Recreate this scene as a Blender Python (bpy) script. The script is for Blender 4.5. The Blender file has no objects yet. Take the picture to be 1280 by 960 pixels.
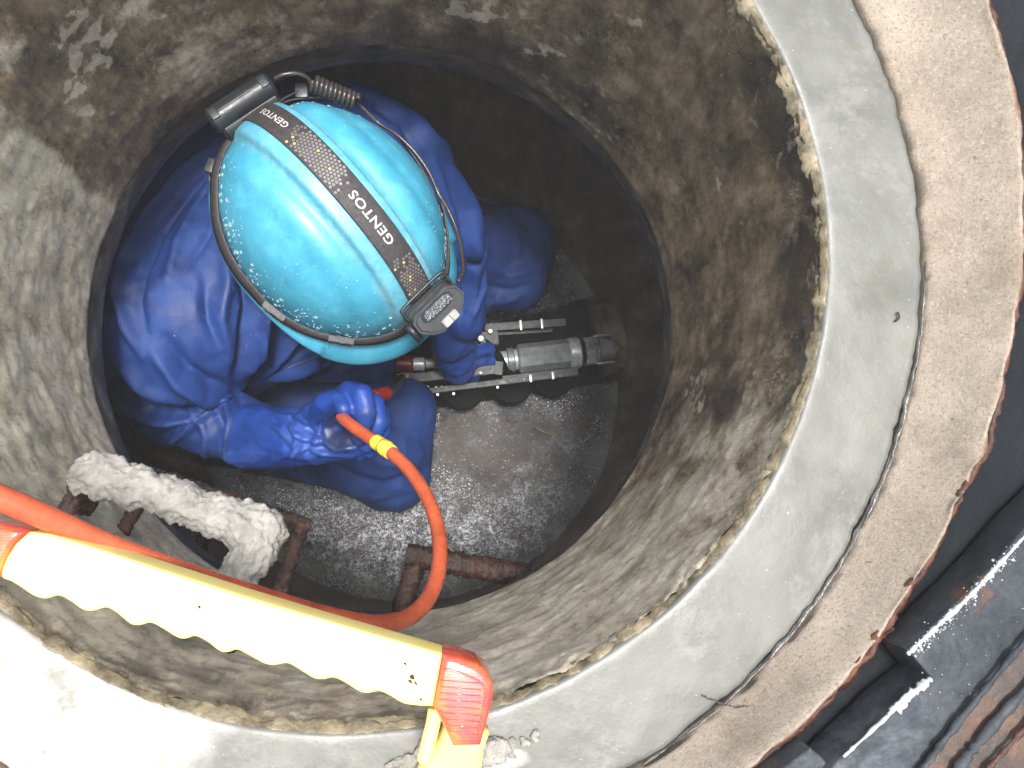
import bpy, bmesh, math, random
import numpy as np
from mathutils import Vector, Matrix, noise
random.seed(7)
R = math.radians
S = bpy.context.scene
COL = S.collection
PI = math.pi

# ------------------------------------------------------------------ camera
F = 1000.0                      # focal length in pixels of the 1280 px wide photograph
n = Vector((542.4-640, -(575.4-480), -F)).normalized()      # straight down, in camera axes
zw = -n
xw = (Vector((1, 0, 0)) - zw*zw.x).normalized()
yw = zw.cross(xw)
MC = Matrix((xw, yw, zw))       # camera -> world
CAM = Vector((.0472, -.1445, .4926))
cd = bpy.data.cameras.new('camera'); cam = bpy.data.objects.new('camera', cd); COL.objects.link(cam)
cam.matrix_world = Matrix.Translation(CAM) @ MC.to_4x4()
cd.sensor_width = 36; cd.lens = F*36/1280; cd.clip_start = .02; cd.clip_end = 500
S.camera = cam
# ------------------------------------------------------------------ light
SUN_DIR = Vector((.03, .05, 1)).normalized()       # towards the sun
W = bpy.data.worlds.new('World'); S.world = W; W.use_nodes = True
nt = W.node_tree
sky = nt.nodes.new('ShaderNodeTexSky'); sky.sky_type = 'NISHITA'; sky.sun_disc = False
sky.sun_elevation = math.asin(SUN_DIR.z); sky.sun_rotation = math.atan2(SUN_DIR.x, SUN_DIR.y)
sky.dust_density = 5; sky.ozone_density = .6
bgn = nt.nodes['Background']; bgn.inputs['Strength'].default_value = .15
hs = nt.nodes.new('ShaderNodeHueSaturation'); hs.inputs['Saturation'].default_value = .30      # thin overcast: a paler sky
nt.links.new(sky.outputs[0], hs.inputs['Color']); nt.links.new(hs.outputs[0], bgn.inputs[0])
sd = bpy.data.lights.new('sun', 'SUN'); sun = bpy.data.objects.new('sun', sd); COL.objects.link(sun)
sd.energy = 3.0; sd.angle = R(13); sd.color = (1, .965, .93)
sun.rotation_euler = SUN_DIR.to_track_quat('Z', 'Y').to_euler(); sun.location = (0, 0, 5)
S.view_settings.view_transform = 'Standard'; S.view_settings.look = 'None'
S.view_settings.exposure = 1.05; S.view_settings.gamma = 1

# ------------------------------------------------------------------ helpers
def at(px, py, z=None, d=None):
    """world point seen at a pixel of the photograph, at world height z or at depth d below the camera"""
    if z is None: z = CAM.z - d
    v = MC @ Vector((px-640, -(py-480), -F))
    return CAM + v*((z-CAM.z)/v.z)
MCT = MC.transposed()
def pix(P):
    v = MCT @ (P-CAM)
    return 640 - F*v.x/v.z, 480 + F*v.y/v.z
def link(name, me, m=None, parent=None):
    o = bpy.data.objects.new(name, me); COL.objects.link(o)
    if m is not None and me is not None and not me.materials:
        for q in (m if isinstance(m, (list, tuple)) else [m]): me.materials.append(q)
    if parent is not None: o.parent = parent
    return o
def pydata(name, v, f, m=None, parent=None, smooth=True):
    me = bpy.data.meshes.new(name); me.from_pydata([tuple(p) for p in v], [], f); me.update()
    if smooth: me.shade_smooth()
    return link(name, me, m, parent)
def frombm(name, bm, m=None, parent=None, smooth=True, angle=None):
    me = bpy.data.meshes.new(name); bm.to_mesh(me); bm.free()
    if smooth:
        me.shade_smooth()
        if angle is not None: me.set_sharp_from_angle(angle=R(angle))
    return link(name, me, m, parent)
def tag(o, label=None, cat=None, group=None, kind=None):
    if label: o['label'] = label
    if cat: o['category'] = cat
    if group: o['group'] = group
    if kind: o['kind'] = kind
    return o
def thing(name, label, cat, group=None):
    o = bpy.data.objects.new(name, None); COL.objects.link(o); o.empty_display_size = .02
    return tag(o, label, cat, group)
def nz(p, s, oct=4): return noise.fractal(Vector(p)*s, 1.0, 2.1, oct)
def sst(a, b, x):
    t = min(1, max(0, (x-a)/(b-a))); return t*t*(3-2*t)

# round cone as a closed mesh (returns verts, faces)
def rcone(a, b, ra, rb, flat=False, seg=20, rings=6):
    a, b = Vector(a), Vector(b); ax = b-a; L = ax.length
    ax = ax.normalized() if L > 1e-9 else Vector((0, 0, 1))
    q = ax.to_track_quat('Z', 'Y'); v = []; f = []
    prof = [(-ra*math.cos(t*PI/2/rings), ra*math.sin(t*PI/2/rings)) for t in range(0, rings+1)]
    prof += [(L+rb*math.sin(t*PI/2/rings), rb*math.cos(t*PI/2/rings)) for t in range(0 if L > 1e-6 else 1, rings+1)]
    if flat: prof = [(0, 0), (0, ra*.5)]+prof[rings:]
    v.append(a+q@Vector((0, 0, prof[0][0])))
    for h, r in prof[1:-1]:
        for k in range(seg):
            w = 2*PI*k/seg; v.append(a+q@Vector((r*math.cos(w), r*math.sin(w), h)))
    v.append(a+q@Vector((0, 0, prof[-1][0])))
    m = len(prof)-2
    for k in range(seg):
        f.append((0, 1+(k+1) % seg, 1+k))
        for j in range(m-1):
            A = 1+j*seg; B = A+seg
            f.append((A+k, A+(k+1) % seg, B+(k+1) % seg, B+k))
        A = 1+(m-1)*seg; f.append((A+k, A+(k+1) % seg, len(v)-1))
    return v, f
def blob(name, caps, voxel, smooth=6, m=None, parent=None, disp=None, fac=.5):
    """fuse round cones (a, b, ra, rb) into one continuous surface"""
    V = []; Fc = []
    for cp_ in caps:
        v, f = rcone(*cp_); o = len(V); V += v; Fc += [tuple(i+o for i in q) for q in f]
    me = bpy.data.meshes.new(name); me.from_pydata([tuple(p) for p in V], [], Fc); me.update()
    t = bpy.data.objects.new(name+'_tmp', me); COL.objects.link(t)
    r = t.modifiers.new('r', 'REMESH'); r.mode = 'VOXEL'; r.voxel_size = voxel; r.adaptivity = 0
    if smooth:
        s = t.modifiers.new('s', 'SMOOTH'); s.iterations = smooth; s.factor = fac
    dg = bpy.context.evaluated_depsgraph_get(); dg.update()
    out = bpy.data.meshes.new_from_object(t.evaluated_get(dg)); out.name = name
    bpy.data.objects.remove(t); bpy.data.meshes.remove(me)
    if disp:
        nn = [Vector(x.vector) for x in out.vertex_normals]
        for i, vt in enumerate(out.vertices): vt.co = disp(vt.co.copy(), nn[i])
        out.update()
    out.shade_smooth()
    return link(name, out, m, parent)
def catmull(P, per=8):
    P = [Vector(p) for p in P]; out = []
    Q = [2*P[0]-P[1]]+P+[2*P[-1]-P[-2]]
    for i in range(1, len(Q)-2):
        for k in range(per):
            t = k/per; a, b, c, d = Q[i-1], Q[i], Q[i+1], Q[i+2]
            out.append(.5*((2*b)+(c-a)*t+(2*a-5*b+4*c-d)*t*t+(3*b-a-3*c+d)*t**3))
    out.append(P[-1]); return out
def tube(name, pts, r, m=None, parent=None, seg=12, rough=0, rs=60, closed=False, sy=1.0):
    """tube through points; r a number or a list"""
    v = []; f = []; N = len(pts); up = None
    for i, p in enumerate(pts):
        if closed: t = (pts[(i+1) % N]-pts[i-1]).normalized()
        else: t = (pts[min(i+1, N-1)]-pts[max(i-1, 0)]).normalized()
        if up is None: up = t.orthogonal().normalized()
        up = (up-t*up.dot(t)).normalized(); bi = t.cross(up)
        rr = r[i] if isinstance(r, (list, tuple)) else r
        for k in range(seg):
            w = 2*PI*k/seg; q = p+(up*math.cos(w)+bi*math.sin(w)*sy)*rr
            if rough: q = p+(q-p)*(1+rough*nz(q, rs))
            v.append(q)
    for i in range(N if closed else N-1):
        j = (i+1) % N
        for k in range(seg): f.append((i*seg+k, i*seg+(k+1) % seg, j*seg+(k+1) % seg, j*seg+k))
    if not closed: f.append(tuple(range(seg))[::-1]); f.append(tuple((N-1)*seg+k for k in range(seg)))
    return pydata(name, v, f, m, parent)
def orient(ax, upv=Vector((0, 0, 1))):
    x = Vector(ax).normalized(); y = upv.cross(x).normalized(); z = x.cross(y)
    return Matrix((x, y, z)).transposed()
def bx(bm, c, size, rot=None, bev=0):
    """box of given size centred at c"""
    r = bmesh.ops.create_cube(bm, size=1)
    vs = r['verts']; M4 = (rot.to_4x4() if rot else Matrix.Identity(4))
    for v in vs: v.co = Vector(c)+(M4@Vector((v.co.x*size[0], v.co.y*size[1], v.co.z*size[2])))
    if bev:
        es = list({e for v in vs for e in v.link_edges})
        bmesh.ops.bevel(bm, geom=es, offset=bev, segments=2, affect='EDGES', profile=.7)
def box(name, c, size, m, parent=None, rot=None, bev=.001):
    bm = bmesh.new(); bx(bm, c, size, rot, bev); return frombm(name, bm, m, parent, angle=35)
def cyl(name, a, b, ra, rb, m, parent=None, seg=24, bev=0, sharp=35):
    a, b = Vector(a), Vector(b); q = (b-a).to_track_quat('Z', 'Y'); L = (b-a).length
    prof = [(0, 0), (0, max(ra-bev, 1e-4)), (bev, ra), (L-bev, rb), (L, max(rb-bev, 1e-4)), (L, 0)] if bev else [(0, 0), (0, ra), (L, rb), (L, 0)]
    v = [a]; f = []
    mid = prof[1:-1]
    for h, r in mid:
        for k in range(seg): w = 2*PI*(k+.5)/seg; v.append(a+q@Vector((r*math.cos(w), r*math.sin(w), h)))
    v.append(b)
    for k in range(seg):
        f.append((0, 1+(k+1) % seg, 1+k))
        for j in range(len(mid)-1):
            A = 1+j*seg; B = A+seg; f.append((A+k, A+(k+1) % seg, B+(k+1) % seg, B+k))
        A = 1+(len(mid)-1)*seg; f.append((A+k, A+(k+1) % seg, len(v)-1))
    me = bpy.data.meshes.new(name); me.from_pydata([tuple(p) for p in v], [], f); me.update()
    me.shade_smooth(); me.set_sharp_from_angle(angle=R(sharp))
    return link(name, me, m, parent)
def slab(name, out, z0, z1, m, parent=None, bev=.002, tilt=None, seg=3):
    """prism over a world-xy outline with rounded rims; out = list of (x,y)"""
    bm = bmesh.new()
    vs = [bm.verts.new((x, y, z1)) for x, y in out]
    fc = bm.faces.new(vs)
    if fc.normal.z < 0 or sum((out[i][0]*out[(i+1) % len(out)][1]-out[(i+1) % len(out)][0]*out[i][1]) for i in range(len(out))) < 0: bmesh.ops.reverse_faces(bm, faces=[fc])
    r = bmesh.ops.extrude_face_region(bm, geom=[fc])
    for e in r['geom']:
        if isinstance(e, bmesh.types.BMVert): e.co.z = z1
    for v in vs: v.co.z = z0
    bm.normal_update()
    if bev:
        es = [e for e in bm.edges if abs(e.verts[0].co.z-e.verts[1].co.z) < 1e-7]
        bmesh.ops.bevel(bm, geom=es, offset=bev, segments=seg, affect='EDGES', profile=.5, clamp_overlap=True)
    bmesh.ops.recalc_face_normals(bm, faces=bm.faces)
    if tilt:
        for v in bm.verts: v.co.z += tilt(v.co)
    return frombm(name, bm, m, parent, angle=40)

# ------------------------------------------------------------------ materials
class NT:
    def __init__(s, name):
        s.m = bpy.data.materials.new(name); s.m.use_nodes = True; s.t = s.m.node_tree
        s.b = s.t.nodes['Principled BSDF']; s.tc = s.t.nodes.new('ShaderNodeTexCoord').outputs['Object']; s.h = None
    def nd(s, k, **kw):
        x = s.t.nodes.new(k)
        for a, b in kw.items(): setattr(x, a, b)
        return x
    def put(s, i, v):
        if isinstance(v, bpy.types.NodeSocket): s.t.links.new(v, i)
        else: i.default_value = v
    def noise(s, scale, det=5, rough=.6, dist=0, stretch=None, off=(0, 0, 0)):
        x = s.nd('ShaderNodeTexNoise'); x.inputs['Scale'].default_value = scale; x.inputs['Detail'].default_value = det
        x.inputs['Roughness'].default_value = rough; x.inputs['Distortion'].default_value = dist
        mp = s.nd('ShaderNodeMapping'); mp.inputs['Location'].default_value = off
        if stretch: mp.inputs['Scale'].default_value = stretch
        s.t.links.new(s.tc, mp.inputs[0]); s.t.links.new(mp.outputs[0], x.inputs['Vector'])
        return x.outputs[0]
    def vor(s, scale, feature='F1'):
        x = s.nd('ShaderNodeTexVoronoi', feature=feature); x.inputs['Scale'].default_value = scale
        s.t.links.new(s.tc, x.inputs['Vector']); return x.outputs[0]
    def ramp(s, fac, stops):
        x = s.nd('ShaderNodeValToRGB'); e = x.color_ramp.elements
        while len(e) < len(stops): e.new(.5)
        for i, (p, c) in enumerate(stops):
            e[i].position = p; e[i].color = (tuple(c)+(1,))[:4] if isinstance(c, tuple) else (c, c, c, 1)
        s.t.links.new(fac, x.inputs[0]); return x.outputs[0]
    def mix(s, fac, a, b, mode='MIX'):
        x = s.nd('ShaderNodeMix', data_type='RGBA', blend_type=mode)
        s.put(x.inputs[0], fac)
        for i, v in ((6, a), (7, b)):
            if isinstance(v, tuple) and len(v) == 3: v = v+(1,)
            s.put(x.inputs[i], v)
        return x.outputs[2]
    def math(s, op, a, b=0.):
        x = s.nd('ShaderNodeMath', operation=op); s.put(x.inputs[0], a); s.put(x.inputs[1], b); return x.outputs[0]
    def attr(s, nm):
        x = s.nd('ShaderNodeAttribute'); x.attribute_name = nm; return x.outputs['Fac']
    def bump(s, h, dist, strength=1.):
        x = s.nd('ShaderNodeBump'); x.inputs['Distance'].default_value = dist; x.inputs['Strength'].default_value = strength
        s.t.links.new(h, x.inputs['Height'])
        if s.h: s.t.links.new(s.h, x.inputs['Normal'])
        s.h = x.outputs[0]; s.t.links.new(s.h, s.b.inputs['Normal'])
    def set(s, **kw):
        nm = dict(col='Base Color', rough='Roughness', metal='Metallic', spec='Specular IOR Level', coat='Coat Weight', crough='Coat Roughness', sss='Subsurface Weight', sheen='Sheen Weight', trans='Transmission Weight', ior='IOR')
        for k, v in kw.items():
            if isinstance(v, tuple) and len(v) == 3: v = v+(1,)
            s.put(s.b.inputs[nm[k]], v)
        return s

def simple(name, col, rough=.5, metal=0, var=.25, ns=60, bump=.0004, bs=150, **kw):
    t = NT(name); c2 = tuple(x*(1-var) for x in col); c3 = tuple(min(1, x*(1+var*.6)) for x in col)
    t.set(col=t.ramp(t.noise(ns, 6, .65), [(.35, c2), (.65, c3)]), rough=t.ramp(t.noise(ns*1.7, 4), [(.3, max(.02, rough*.75)), (.7, min(1, rough*1.25))]), metal=metal, **kw)
    if bump: t.bump(t.noise(bs, 4), bump)
    return t.m

# old stained wall of the upper ring: attribute 'pale' says how clean the concrete is
t = NT('stained_concrete')
pale = t.attr('pale'); pd = t.attr('patch')
n1 = t.noise(9, 10, .72, .2); n2 = t.noise(30, 12, .76, .15, stretch=(1, 1, .45)); n3 = t.noise(150, 8, .75, stretch=(1, 1, .6)); n4 = t.noise(18, 9, .74, .3, off=(3, 1, 7), stretch=(1, 1, .5)); n5 = t.noise(5, 5, .6, .4, off=(9, 2, 4))
dirt = t.ramp(n2, [(.33, (.030, .025, .018)), (.46, (.142, .104, .064)), (.56, (.250, .188, .120)), (.68, (.39, .315, .22))])
clean = t.ramp(n2, [(.30, (.21, .170, .115)), (.43, (.45, .392, .290)), (.58, (.63, .57, .455)), (.72, (.74, .69, .58))])
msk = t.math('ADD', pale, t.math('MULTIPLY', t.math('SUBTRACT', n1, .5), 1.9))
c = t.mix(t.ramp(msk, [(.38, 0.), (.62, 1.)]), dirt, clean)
c = t.mix(t.math('MULTIPLY', t.ramp(n4, [(.56, 0.), (.70, 1.)]), .5), c, (.19, .105, .045))
c = t.mix(t.math('MULTIPLY', t.ramp(n5, [(.53, 0.), (.66, 1.)]), .75), c, (.020, .018, .016))
c = t.mix(t.math('MULTIPLY', t.ramp(t.noise(48, 9, .75, .5, off=(1, 8, 2)), [(.60, 0.), (.67, 1.)]), t.ramp(n1, [(.45, .0), (.6, .75)])), c, (.40, .36, .29))
n6 = t.noise(26, 14, .82, .1, off=(4, 4, 4), stretch=(1, 1, .7)); n7 = t.noise(40, 14, .85, off=(8, 1, 3), stretch=(1, 1, .5))
c = t.mix(t.math('MULTIPLY', t.ramp(n6, [(.565, 0.), (.60, 1.)]), t.ramp(t.noise(6, 4, .6, off=(5, 0, 0)), [(.42, .05), (.60, .55)])), c, (.50, .44, .34))
c = t.mix(t.math('MULTIPLY', t.ramp(n7, [(.565, 0.), (.63, 1.)]), .4), c, (.06, .047, .033))
c = t.mix(t.ramp(n3, [(.34, .45), (.46, 0.)]), c, (.03, .026, .02))
c = t.mix(t.ramp(t.noise(600, 2), [(.68, 0.), (.72, .8)]), c, (.5, .48, .42))
c = t.mix(t.ramp(t.math('ADD', pd, t.math('MULTIPLY', t.math('SUBTRACT', n6, .5), 2.2)), [(.40, 0.), (.52, .85)]), c, t.ramp(n2, [(.35, (.30, .25, .19)), (.65, (.62, .54, .44))]))
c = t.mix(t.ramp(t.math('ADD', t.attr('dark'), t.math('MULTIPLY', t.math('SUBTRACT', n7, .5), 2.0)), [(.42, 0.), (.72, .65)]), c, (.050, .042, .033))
t.set(col=c, rough=t.ramp(n1, [(.35, .38), (.65, .85)]), spec=.4)
t.bump(n1, .0015); t.bump(n2, .0018); t.bump(n3, .0009)
M_WALL = t.m
t = NT('wet_dark_concrete')
n1 = t.noise(14, 9, .72, .2, stretch=(1, 1, .4)); n2 = t.noise(70, 5, .7)
c = t.ramp(n1, [(.35, (.08, .064, .048)), (.52, (.20, .158, .112)), (.68, (.36, .30, .22))])
t.set(col=c, rough=t.ramp(n1, [(.35, .4), (.65, .7)]), spec=.4); t.bump(n1, .002); t.bump(n2, .0008)
M_LOW = t.m
t = NT('wet_seam')
n1 = t.noise(18, 7, .65, .7, stretch=(1, 1, 2.5)); n2 = t.noise(90, 5, .7)
c = t.ramp(n1, [(.38, (.030, .026, .022)), (.55, (.085, .070, .052)), (.70, (.22, .20, .17))])
t.set(col=c, rough=t.ramp(n2, [(.35, .35), (.7, .6)]), spec=.35); t.bump(n1, .002); t.bump(n2, .0006)
M_SEAM = t.m
t = NT('grey_cement')
flash = t.attr('flash_pale')
n1 = t.noise(14, 7, .6, .3); n2 = t.noise(60, 6, .65); n3 = t.noise(260, 3)
c = t.ramp(n1, [(.3, (.078, .081, .072)), (.5, (.102, .105, .096)), (.7, (.128, .129, .118))])
c = t.mix(t.ramp(n2, [(.52, 0.), (.72, .55)]), c, (.11, .10, .072))
c = t.mix(t.ramp(n3, [(.70, 0.), (.76, .75)]), c, (.06, .055, .045))
c = t.mix(t.ramp(t.noise(420, 2, off=(5, 5, 5)), [(.72, 0.), (.77, .6)]), c, (.5, .5, .47))
c = t.mix(t.ramp(t.math('ADD', flash, t.math('MULTIPLY', t.math('SUBTRACT', n1, .5), .9)), [(.4, 0.), (.7, 1.)]), c, t.ramp(n2, [(.3, (.20, .20, .18)), (.5, (.30, .30, .28)), (.7, (.36, .36, .34))]))  # flash overexposure at lower left, painted in as paler cement
c = t.mix(t.ramp(t.noise(20, 12, .8, off=(1, 6, 3)), [(.55, 0.), (.62, .55)]), c, (.085, .078, .052))
c = t.mix(t.ramp(t.noise(8, 12, .8, off=(4, 6, 3)), [(.54, 0.), (.60, .35)]), c, (.19, .19, .175))
t.set(col=c, rough=t.ramp(n1, [(.3, .30), (.7, .55)]), spec=.5); t.bump(t.noise(16, 3, .5, 1.5, off=(2, 0, 5)), .0003); t.bump(n1, .0006); t.bump(n2, .0003); t.bump(n3, .00012)
M_GREY = t.m
t = NT('pink_mortar')
n1 = t.noise(12, 7, .65, .4); n2 = t.noise(520, 5, .8); n3 = t.noise(55, 8, .75); ed = t.attr('edge'); gs = t.attr('greystripe')
c = t.ramp(n1, [(.3, (.215, .178, .138)), (.5, (.305, .257, .205)), (.7, (.39, .340, .280))])
c = t.mix(t.math('MULTIPLY', gs, t.ramp(t.noise(25, 8, .75, off=(7, 7, 0)), [(.35, .0), (.65, .65)])), c, (.20, .185, .155))
c = t.mix(t.ramp(n2, [(.36, .6), (.50, 0.)]), c, (.09, .072, .055))
c = t.mix(t.ramp(t.noise(330, 8, .85, off=(3, 9, 2)), [(.52, 0.), (.64, .6)]), c, (.46, .41, .34))
c = t.mix(t.ramp(t.noise(17, 12, .8, off=(3, 1, 6)), [(.52, 0.), (.62, .45)]), c, (.17, .135, .10))
c = t.mix(t.ramp(t.noise(200, 2, off=(2, 2, 2)), [(.72, 0.), (.76, .7)]), c, (.06, .05, .04))
c = t.mix(t.ramp(t.math('ADD', ed, t.math('MULTIPLY', t.math('SUBTRACT', n3, .5), .9)), [(.75, 0.), (1.05, 1.)]), c, (.13, .06, .03))
t.set(col=c, rough=.85, spec=.3); t.bump(n1, .0008); t.bump(n3, .0006); t.bump(n2, .0008)
M_PINK = t.m
def rusty(name, a, b, c_, d, wet=.35, sc=70, metal=0, bd=.0012):
    t = NT(name); n1 = t.noise(sc, 9, .78, .3); n2 = t.noise(sc*4, 6, .75); n0 = t.noise(sc*.25, 5, .6)
    cc = t.ramp(n1, [(.32, a), (.46, b), (.58, c_), (.72, d)])
    cc = t.mix(t.ramp(n0, [(.45, 0.), (.62, .6)]), cc, a)
    if name == 'blue_grey_iron': cc = t.mix(t.ramp(t.noise(30, 10, .8, off=(3, 3, 3)), [(.58, 0.), (.64, .7)]), cc, t.ramp(n2, [(.35, (.05, .022, .012)), (.65, (.16, .07, .035))]))
    t.set(col=cc, rough=t.ramp(n2, [(.3, wet*.6), (.7, min(1, wet*1.9))]), metal=metal, spec=.5)
    t.bump(n1, bd); t.bump(n2, bd*.4); return t.m
M_RUST = rusty('rusty_steel', (.010, .006, .005), (.032, .015, .012), (.085, .036, .022), (.22, .13, .09), .22, 90, 0, .0022)
M_RUSTO = rusty('orange_rust', (.018, .009, .008), (.050, .018, .012), (.13, .040, .016), (.20, .10, .05), .3, 110)
M_IRON = rusty('wet_black_iron', (.004, .006, .009), (.008, .010, .013), (.013, .015, .018), (.035, .030, .026), .42, 14, 0, .0015)
M_IRON2 = rusty('blue_grey_iron', (.012, .016, .021), (.034, .042, .050), (.075, .086, .096), (.13, .07, .04), .45, 26, 0, .0015)
M_BROWN = rusty('brown_scaled_iron', (.022, .018, .016), (.055, .038, .028), (.13, .06, .032), (.21, .085, .035), .4, 26, 0, .002)
for m_, sp_ in ((M_IRON, .12), (M_IRON2, .25)): m_.node_tree.nodes['Principled BSDF'].inputs['Specular IOR Level'].default_value = sp_
M_SILT = simple('tan_grout', (.17, .143, .092), .55, 0, .6, 60, .0016, 160)
M_SMEAR = simple('silvery_smear', (.085, .085, .08), .22, 0, .5, 120, .001, 200)
M_CRACK = simple('dark_crack', (.03, .025, .02), .9)
t = NT('bench_concrete')
n1 = t.noise(11, 7, .65, .5); n2 = t.noise(190, 6, .75); n3 = t.vor(330); nb = t.attr('brown')
c = t.ramp(n2, [(.34, (.014, .014, .015)), (.5, (.046, .046, .048)), (.68, (.13, .135, .14))])
c = t.mix(t.math('MULTIPLY', t.attr('flash_pale'), t.math('MULTIPLY', t.ramp(t.noise(150, 10, .85), [(.48, .05), (.53, 1.)]), t.ramp(t.noise(30, 10, .8, off=(2, 7, 1)), [(.44, .12), (.56, 1.)]))), c, (.88, .91, .95))  # glints of the flash on the wet floor, painted as pale speckles
c = t.mix(t.ramp(n1, [(.40, .5), (.52, 0.)]), c, (.035, .032, .03))
c = t.mix(t.math('MULTIPLY', nb, .85), c, t.ramp(n1, [(.35, (.022, .016, .012)), (.65, (.060, .046, .033))]))
c = t.mix(t.math('MULTIPLY', t.attr('rim'), t.ramp(n1, [(.35, .2), (.6, .8)])), c, (.27, .275, .27))
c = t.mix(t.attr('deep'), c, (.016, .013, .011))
t.set(col=c, rough=t.ramp(n2, [(.35, .06), (.65, .30)]), spec=1.)
t.bump(n1, .004); t.bump(n2, .0035); t.bump(n3, .0015)
M_BENCH = t.m
t = NT('wet_grit'); n1 = t.noise(260, 4)
t.set(col=t.ramp(n1, [(.47, (.02, .02, .022)), (.56, (.62, .64, .68))]), rough=.07, spec=1.); M_GRIT = t.m  # light grain colour painted in place of flash glints on wet stones
t = NT('rough_mortar'); n1 = t.noise(60, 7, .7); n2 = t.noise(330, 5, .75)
c = t.ramp(n1, [(.3, (.21, .20, .178)), (.6, (.36, .35, .325))]); c = t.mix(t.ramp(t.noise(230, 3, off=(4, 0, 1)), [(.66, 0.), (.72, .7)]), c, (.11, .095, .075))
t.set(col=c, rough=.9, spec=.25); t.bump(n1, .0025); t.bump(n2, .0018); M_MORTAR = t.m

t = NT('helmet_shell'); n1 = t.noise(26, 7, .7, .3); n2 = t.noise(150, 5, .7)
c = t.ramp(n1, [(.3, (.030, .21, .325)), (.55, (.048, .275, .40)), (.75, (.09, .34, .46))])
c = t.mix(t.ramp(t.noise(45, 9, .8, .6, off=(2, 2, 0)), [(.62, 0.), (.66, .6)]), c, (.02, .06, .08))
c = t.mix(t.ramp(t.noise(90, 4, .6, off=(5, 1, 2), stretch=(1, .25, 1)), [(.70, 0.), (.73, .8)]), c, (.012, .02, .03))
c = t.mix(t.math('MULTIPLY', t.attr('worn'), t.ramp(n2, [(.35, .25), (.6, .95)])), c, (.20, .40, .46))
t.set(col=c, rough=t.ramp(n2, [(.3, .34), (.7, .52)]), spec=.5, coat=.12, crough=.25); t.bump(n2, .00025); t.bump(n1, .0008); M_HELM = t.m
def cloth(name, a, b, c_, rough=.6, sp=.35, wv=True):
    t = NT(name); n1 = t.noise(12, 6, .6, .4); n2 = t.noise(900, 2, .5); n3 = t.noise(60, 6, .7)
    c = t.ramp(n1, [(.3, a), (.5, b), (.7, c_)]); c = t.mix(t.ramp(n3, [(.55, 0.), (.75, .5)]), c, c_)
    c = t.mix(t.ramp(t.noise(7, 5, .6, .5, off=(6, 3, 1)), [(.54, 0.), (.68, .55)]), c, tuple(x*.35 for x in a))
    t.set(col=c, rough=t.ramp(n1, [(.35, rough*.75), (.65, rough*1.2)]), spec=sp)
    if name == 'blue_rubber':
        c = t.mix(t.math('MULTIPLY', t.attr('grime'), t.ramp(n3, [(.35, .95), (.65, .55)])), c, (.012, .013, .016)); t.set(col=c)
    t.bump(n3, .0006)
    if wv: t.bump(n2, .0003)
    return t.m
M_COAT = cloth('blue_rainwear', (.006, .020, .100), (.010, .037, .165), (.018, .055, .21), .62, .38)
M_TROU = cloth('navy_trousers', (.005, .021, .105), (.010, .035, .155), (.019, .052, .20), .68, .3)
M_GLOVE = cloth('blue_rubber', (.006, .028, .15), (.011, .046, .24), (.03, .075, .30), .45, .4, False)
M_SKIN = simple('skin', (.45, .25, .17), .5, sss=.1)
M_BOOT = simple('black_rubber', (.012, .012, .013), .35)
M_HAIR = simple('black_hair', (.012, .01, .009), .5)
M_STRAP = simple('strap_webbing', (.030, .026, .028), .65, 0, .35, 200, .0004, 900)
M_PLAS = simple('black_plastic', (.014, .017, .020), .38, 0, .3, 80, .0002, 300, spec=.4)
M_LGREY = simple('grey_plastic', (.030, .033, .038), .42, 0, .25, 60)
M_CABLE = simple('brown_black_cable', (.035, .028, .028), .28)
M_PRINT = simple('white_print', (.42, .41, .41), .5, 0, .1)
M_DOTS = simple('grey_print_dots', (.13, .12, .118), .4, 0, .3)
M_DOTY = simple('yellow_print_dots', (.36, .32, .10), .4)
M_LENS = simple('clear_lens', (.10, .11, .125), .07, 0, .6, 300, .002, 330, spec=.8)
M_BTN = simple('white_button', (.28, .29, .28), .4)
t = NT('water_drop'); t.set(col=(.75, .95, 1.), rough=.03, trans=.75, ior=1.38, spec=1.); M_DROP = t.m
M_STEEL = simple('dull_steel', (.15, .16, .165), .4, .2, .4, 55, .0004, 220)
M_STEEL2 = simple('bright_steel', (.38, .40, .41), .30, .3, .3, 40)
M_DSTEEL = simple('dark_painted_steel', (.040, .044, .046), .6, .0, .5, 60, .0006)
M_RUB = simple('black_wheel_rubber', (.003, .003, .003), .8, spec=.1)
M_GRUB = simple('light_grey_bracket', (.17, .17, .17), .45, 0, .4, 90)
M_RED = simple('red_sleeve', (.14, .008, .012), .3)
M_HOSE = simple('orange_hose', (.43, .085, .034), .28, 0, .22, 45, .0003, 200, sss=.05)
M_TAPE = simple('yellow_tape', (.80, .58, .06), .45)
t = NT('yellow_plastic'); n1 = t.noise(16, 5, .6, .6); n2 = t.noise(60, 8, .8, .5, off=(3, 5, 1))
c = t.ramp(n1, [(.3, (.93, .71, .19)), (.7, (.95, .81, .29))]); c = t.mix(t.attr('grime'), c, t.ramp(n2, [(.45, (.9, .75, .3)), (.58, (.12, .06, .02))]))
t.set(col=c, rough=.4, sss=.0); t.bump(n1, .0008); M_YEL = t.m
t = NT('red_reflector'); w = t.nd('ShaderNodeTexBrick'); w.inputs['Scale'].default_value = 160; w.offset = 0
t.t.links.new(t.tc, w.inputs['Vector']); n1 = t.noise(28, 4)
c = t.ramp(n1, [(.35, (.72, .02, .05)), (.5, (.88, .09, .035)), (.68, (.95, .28, .06))])
t.set(col=c, rough=.12, spec=.8, coat=.6, crough=.03); t.bump(w.outputs['Fac'], .0006); M_REDP = t.m
t = NT('asphalt'); n1 = t.noise(8, 6); n2 = t.noise(140, 6, .8)
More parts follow.
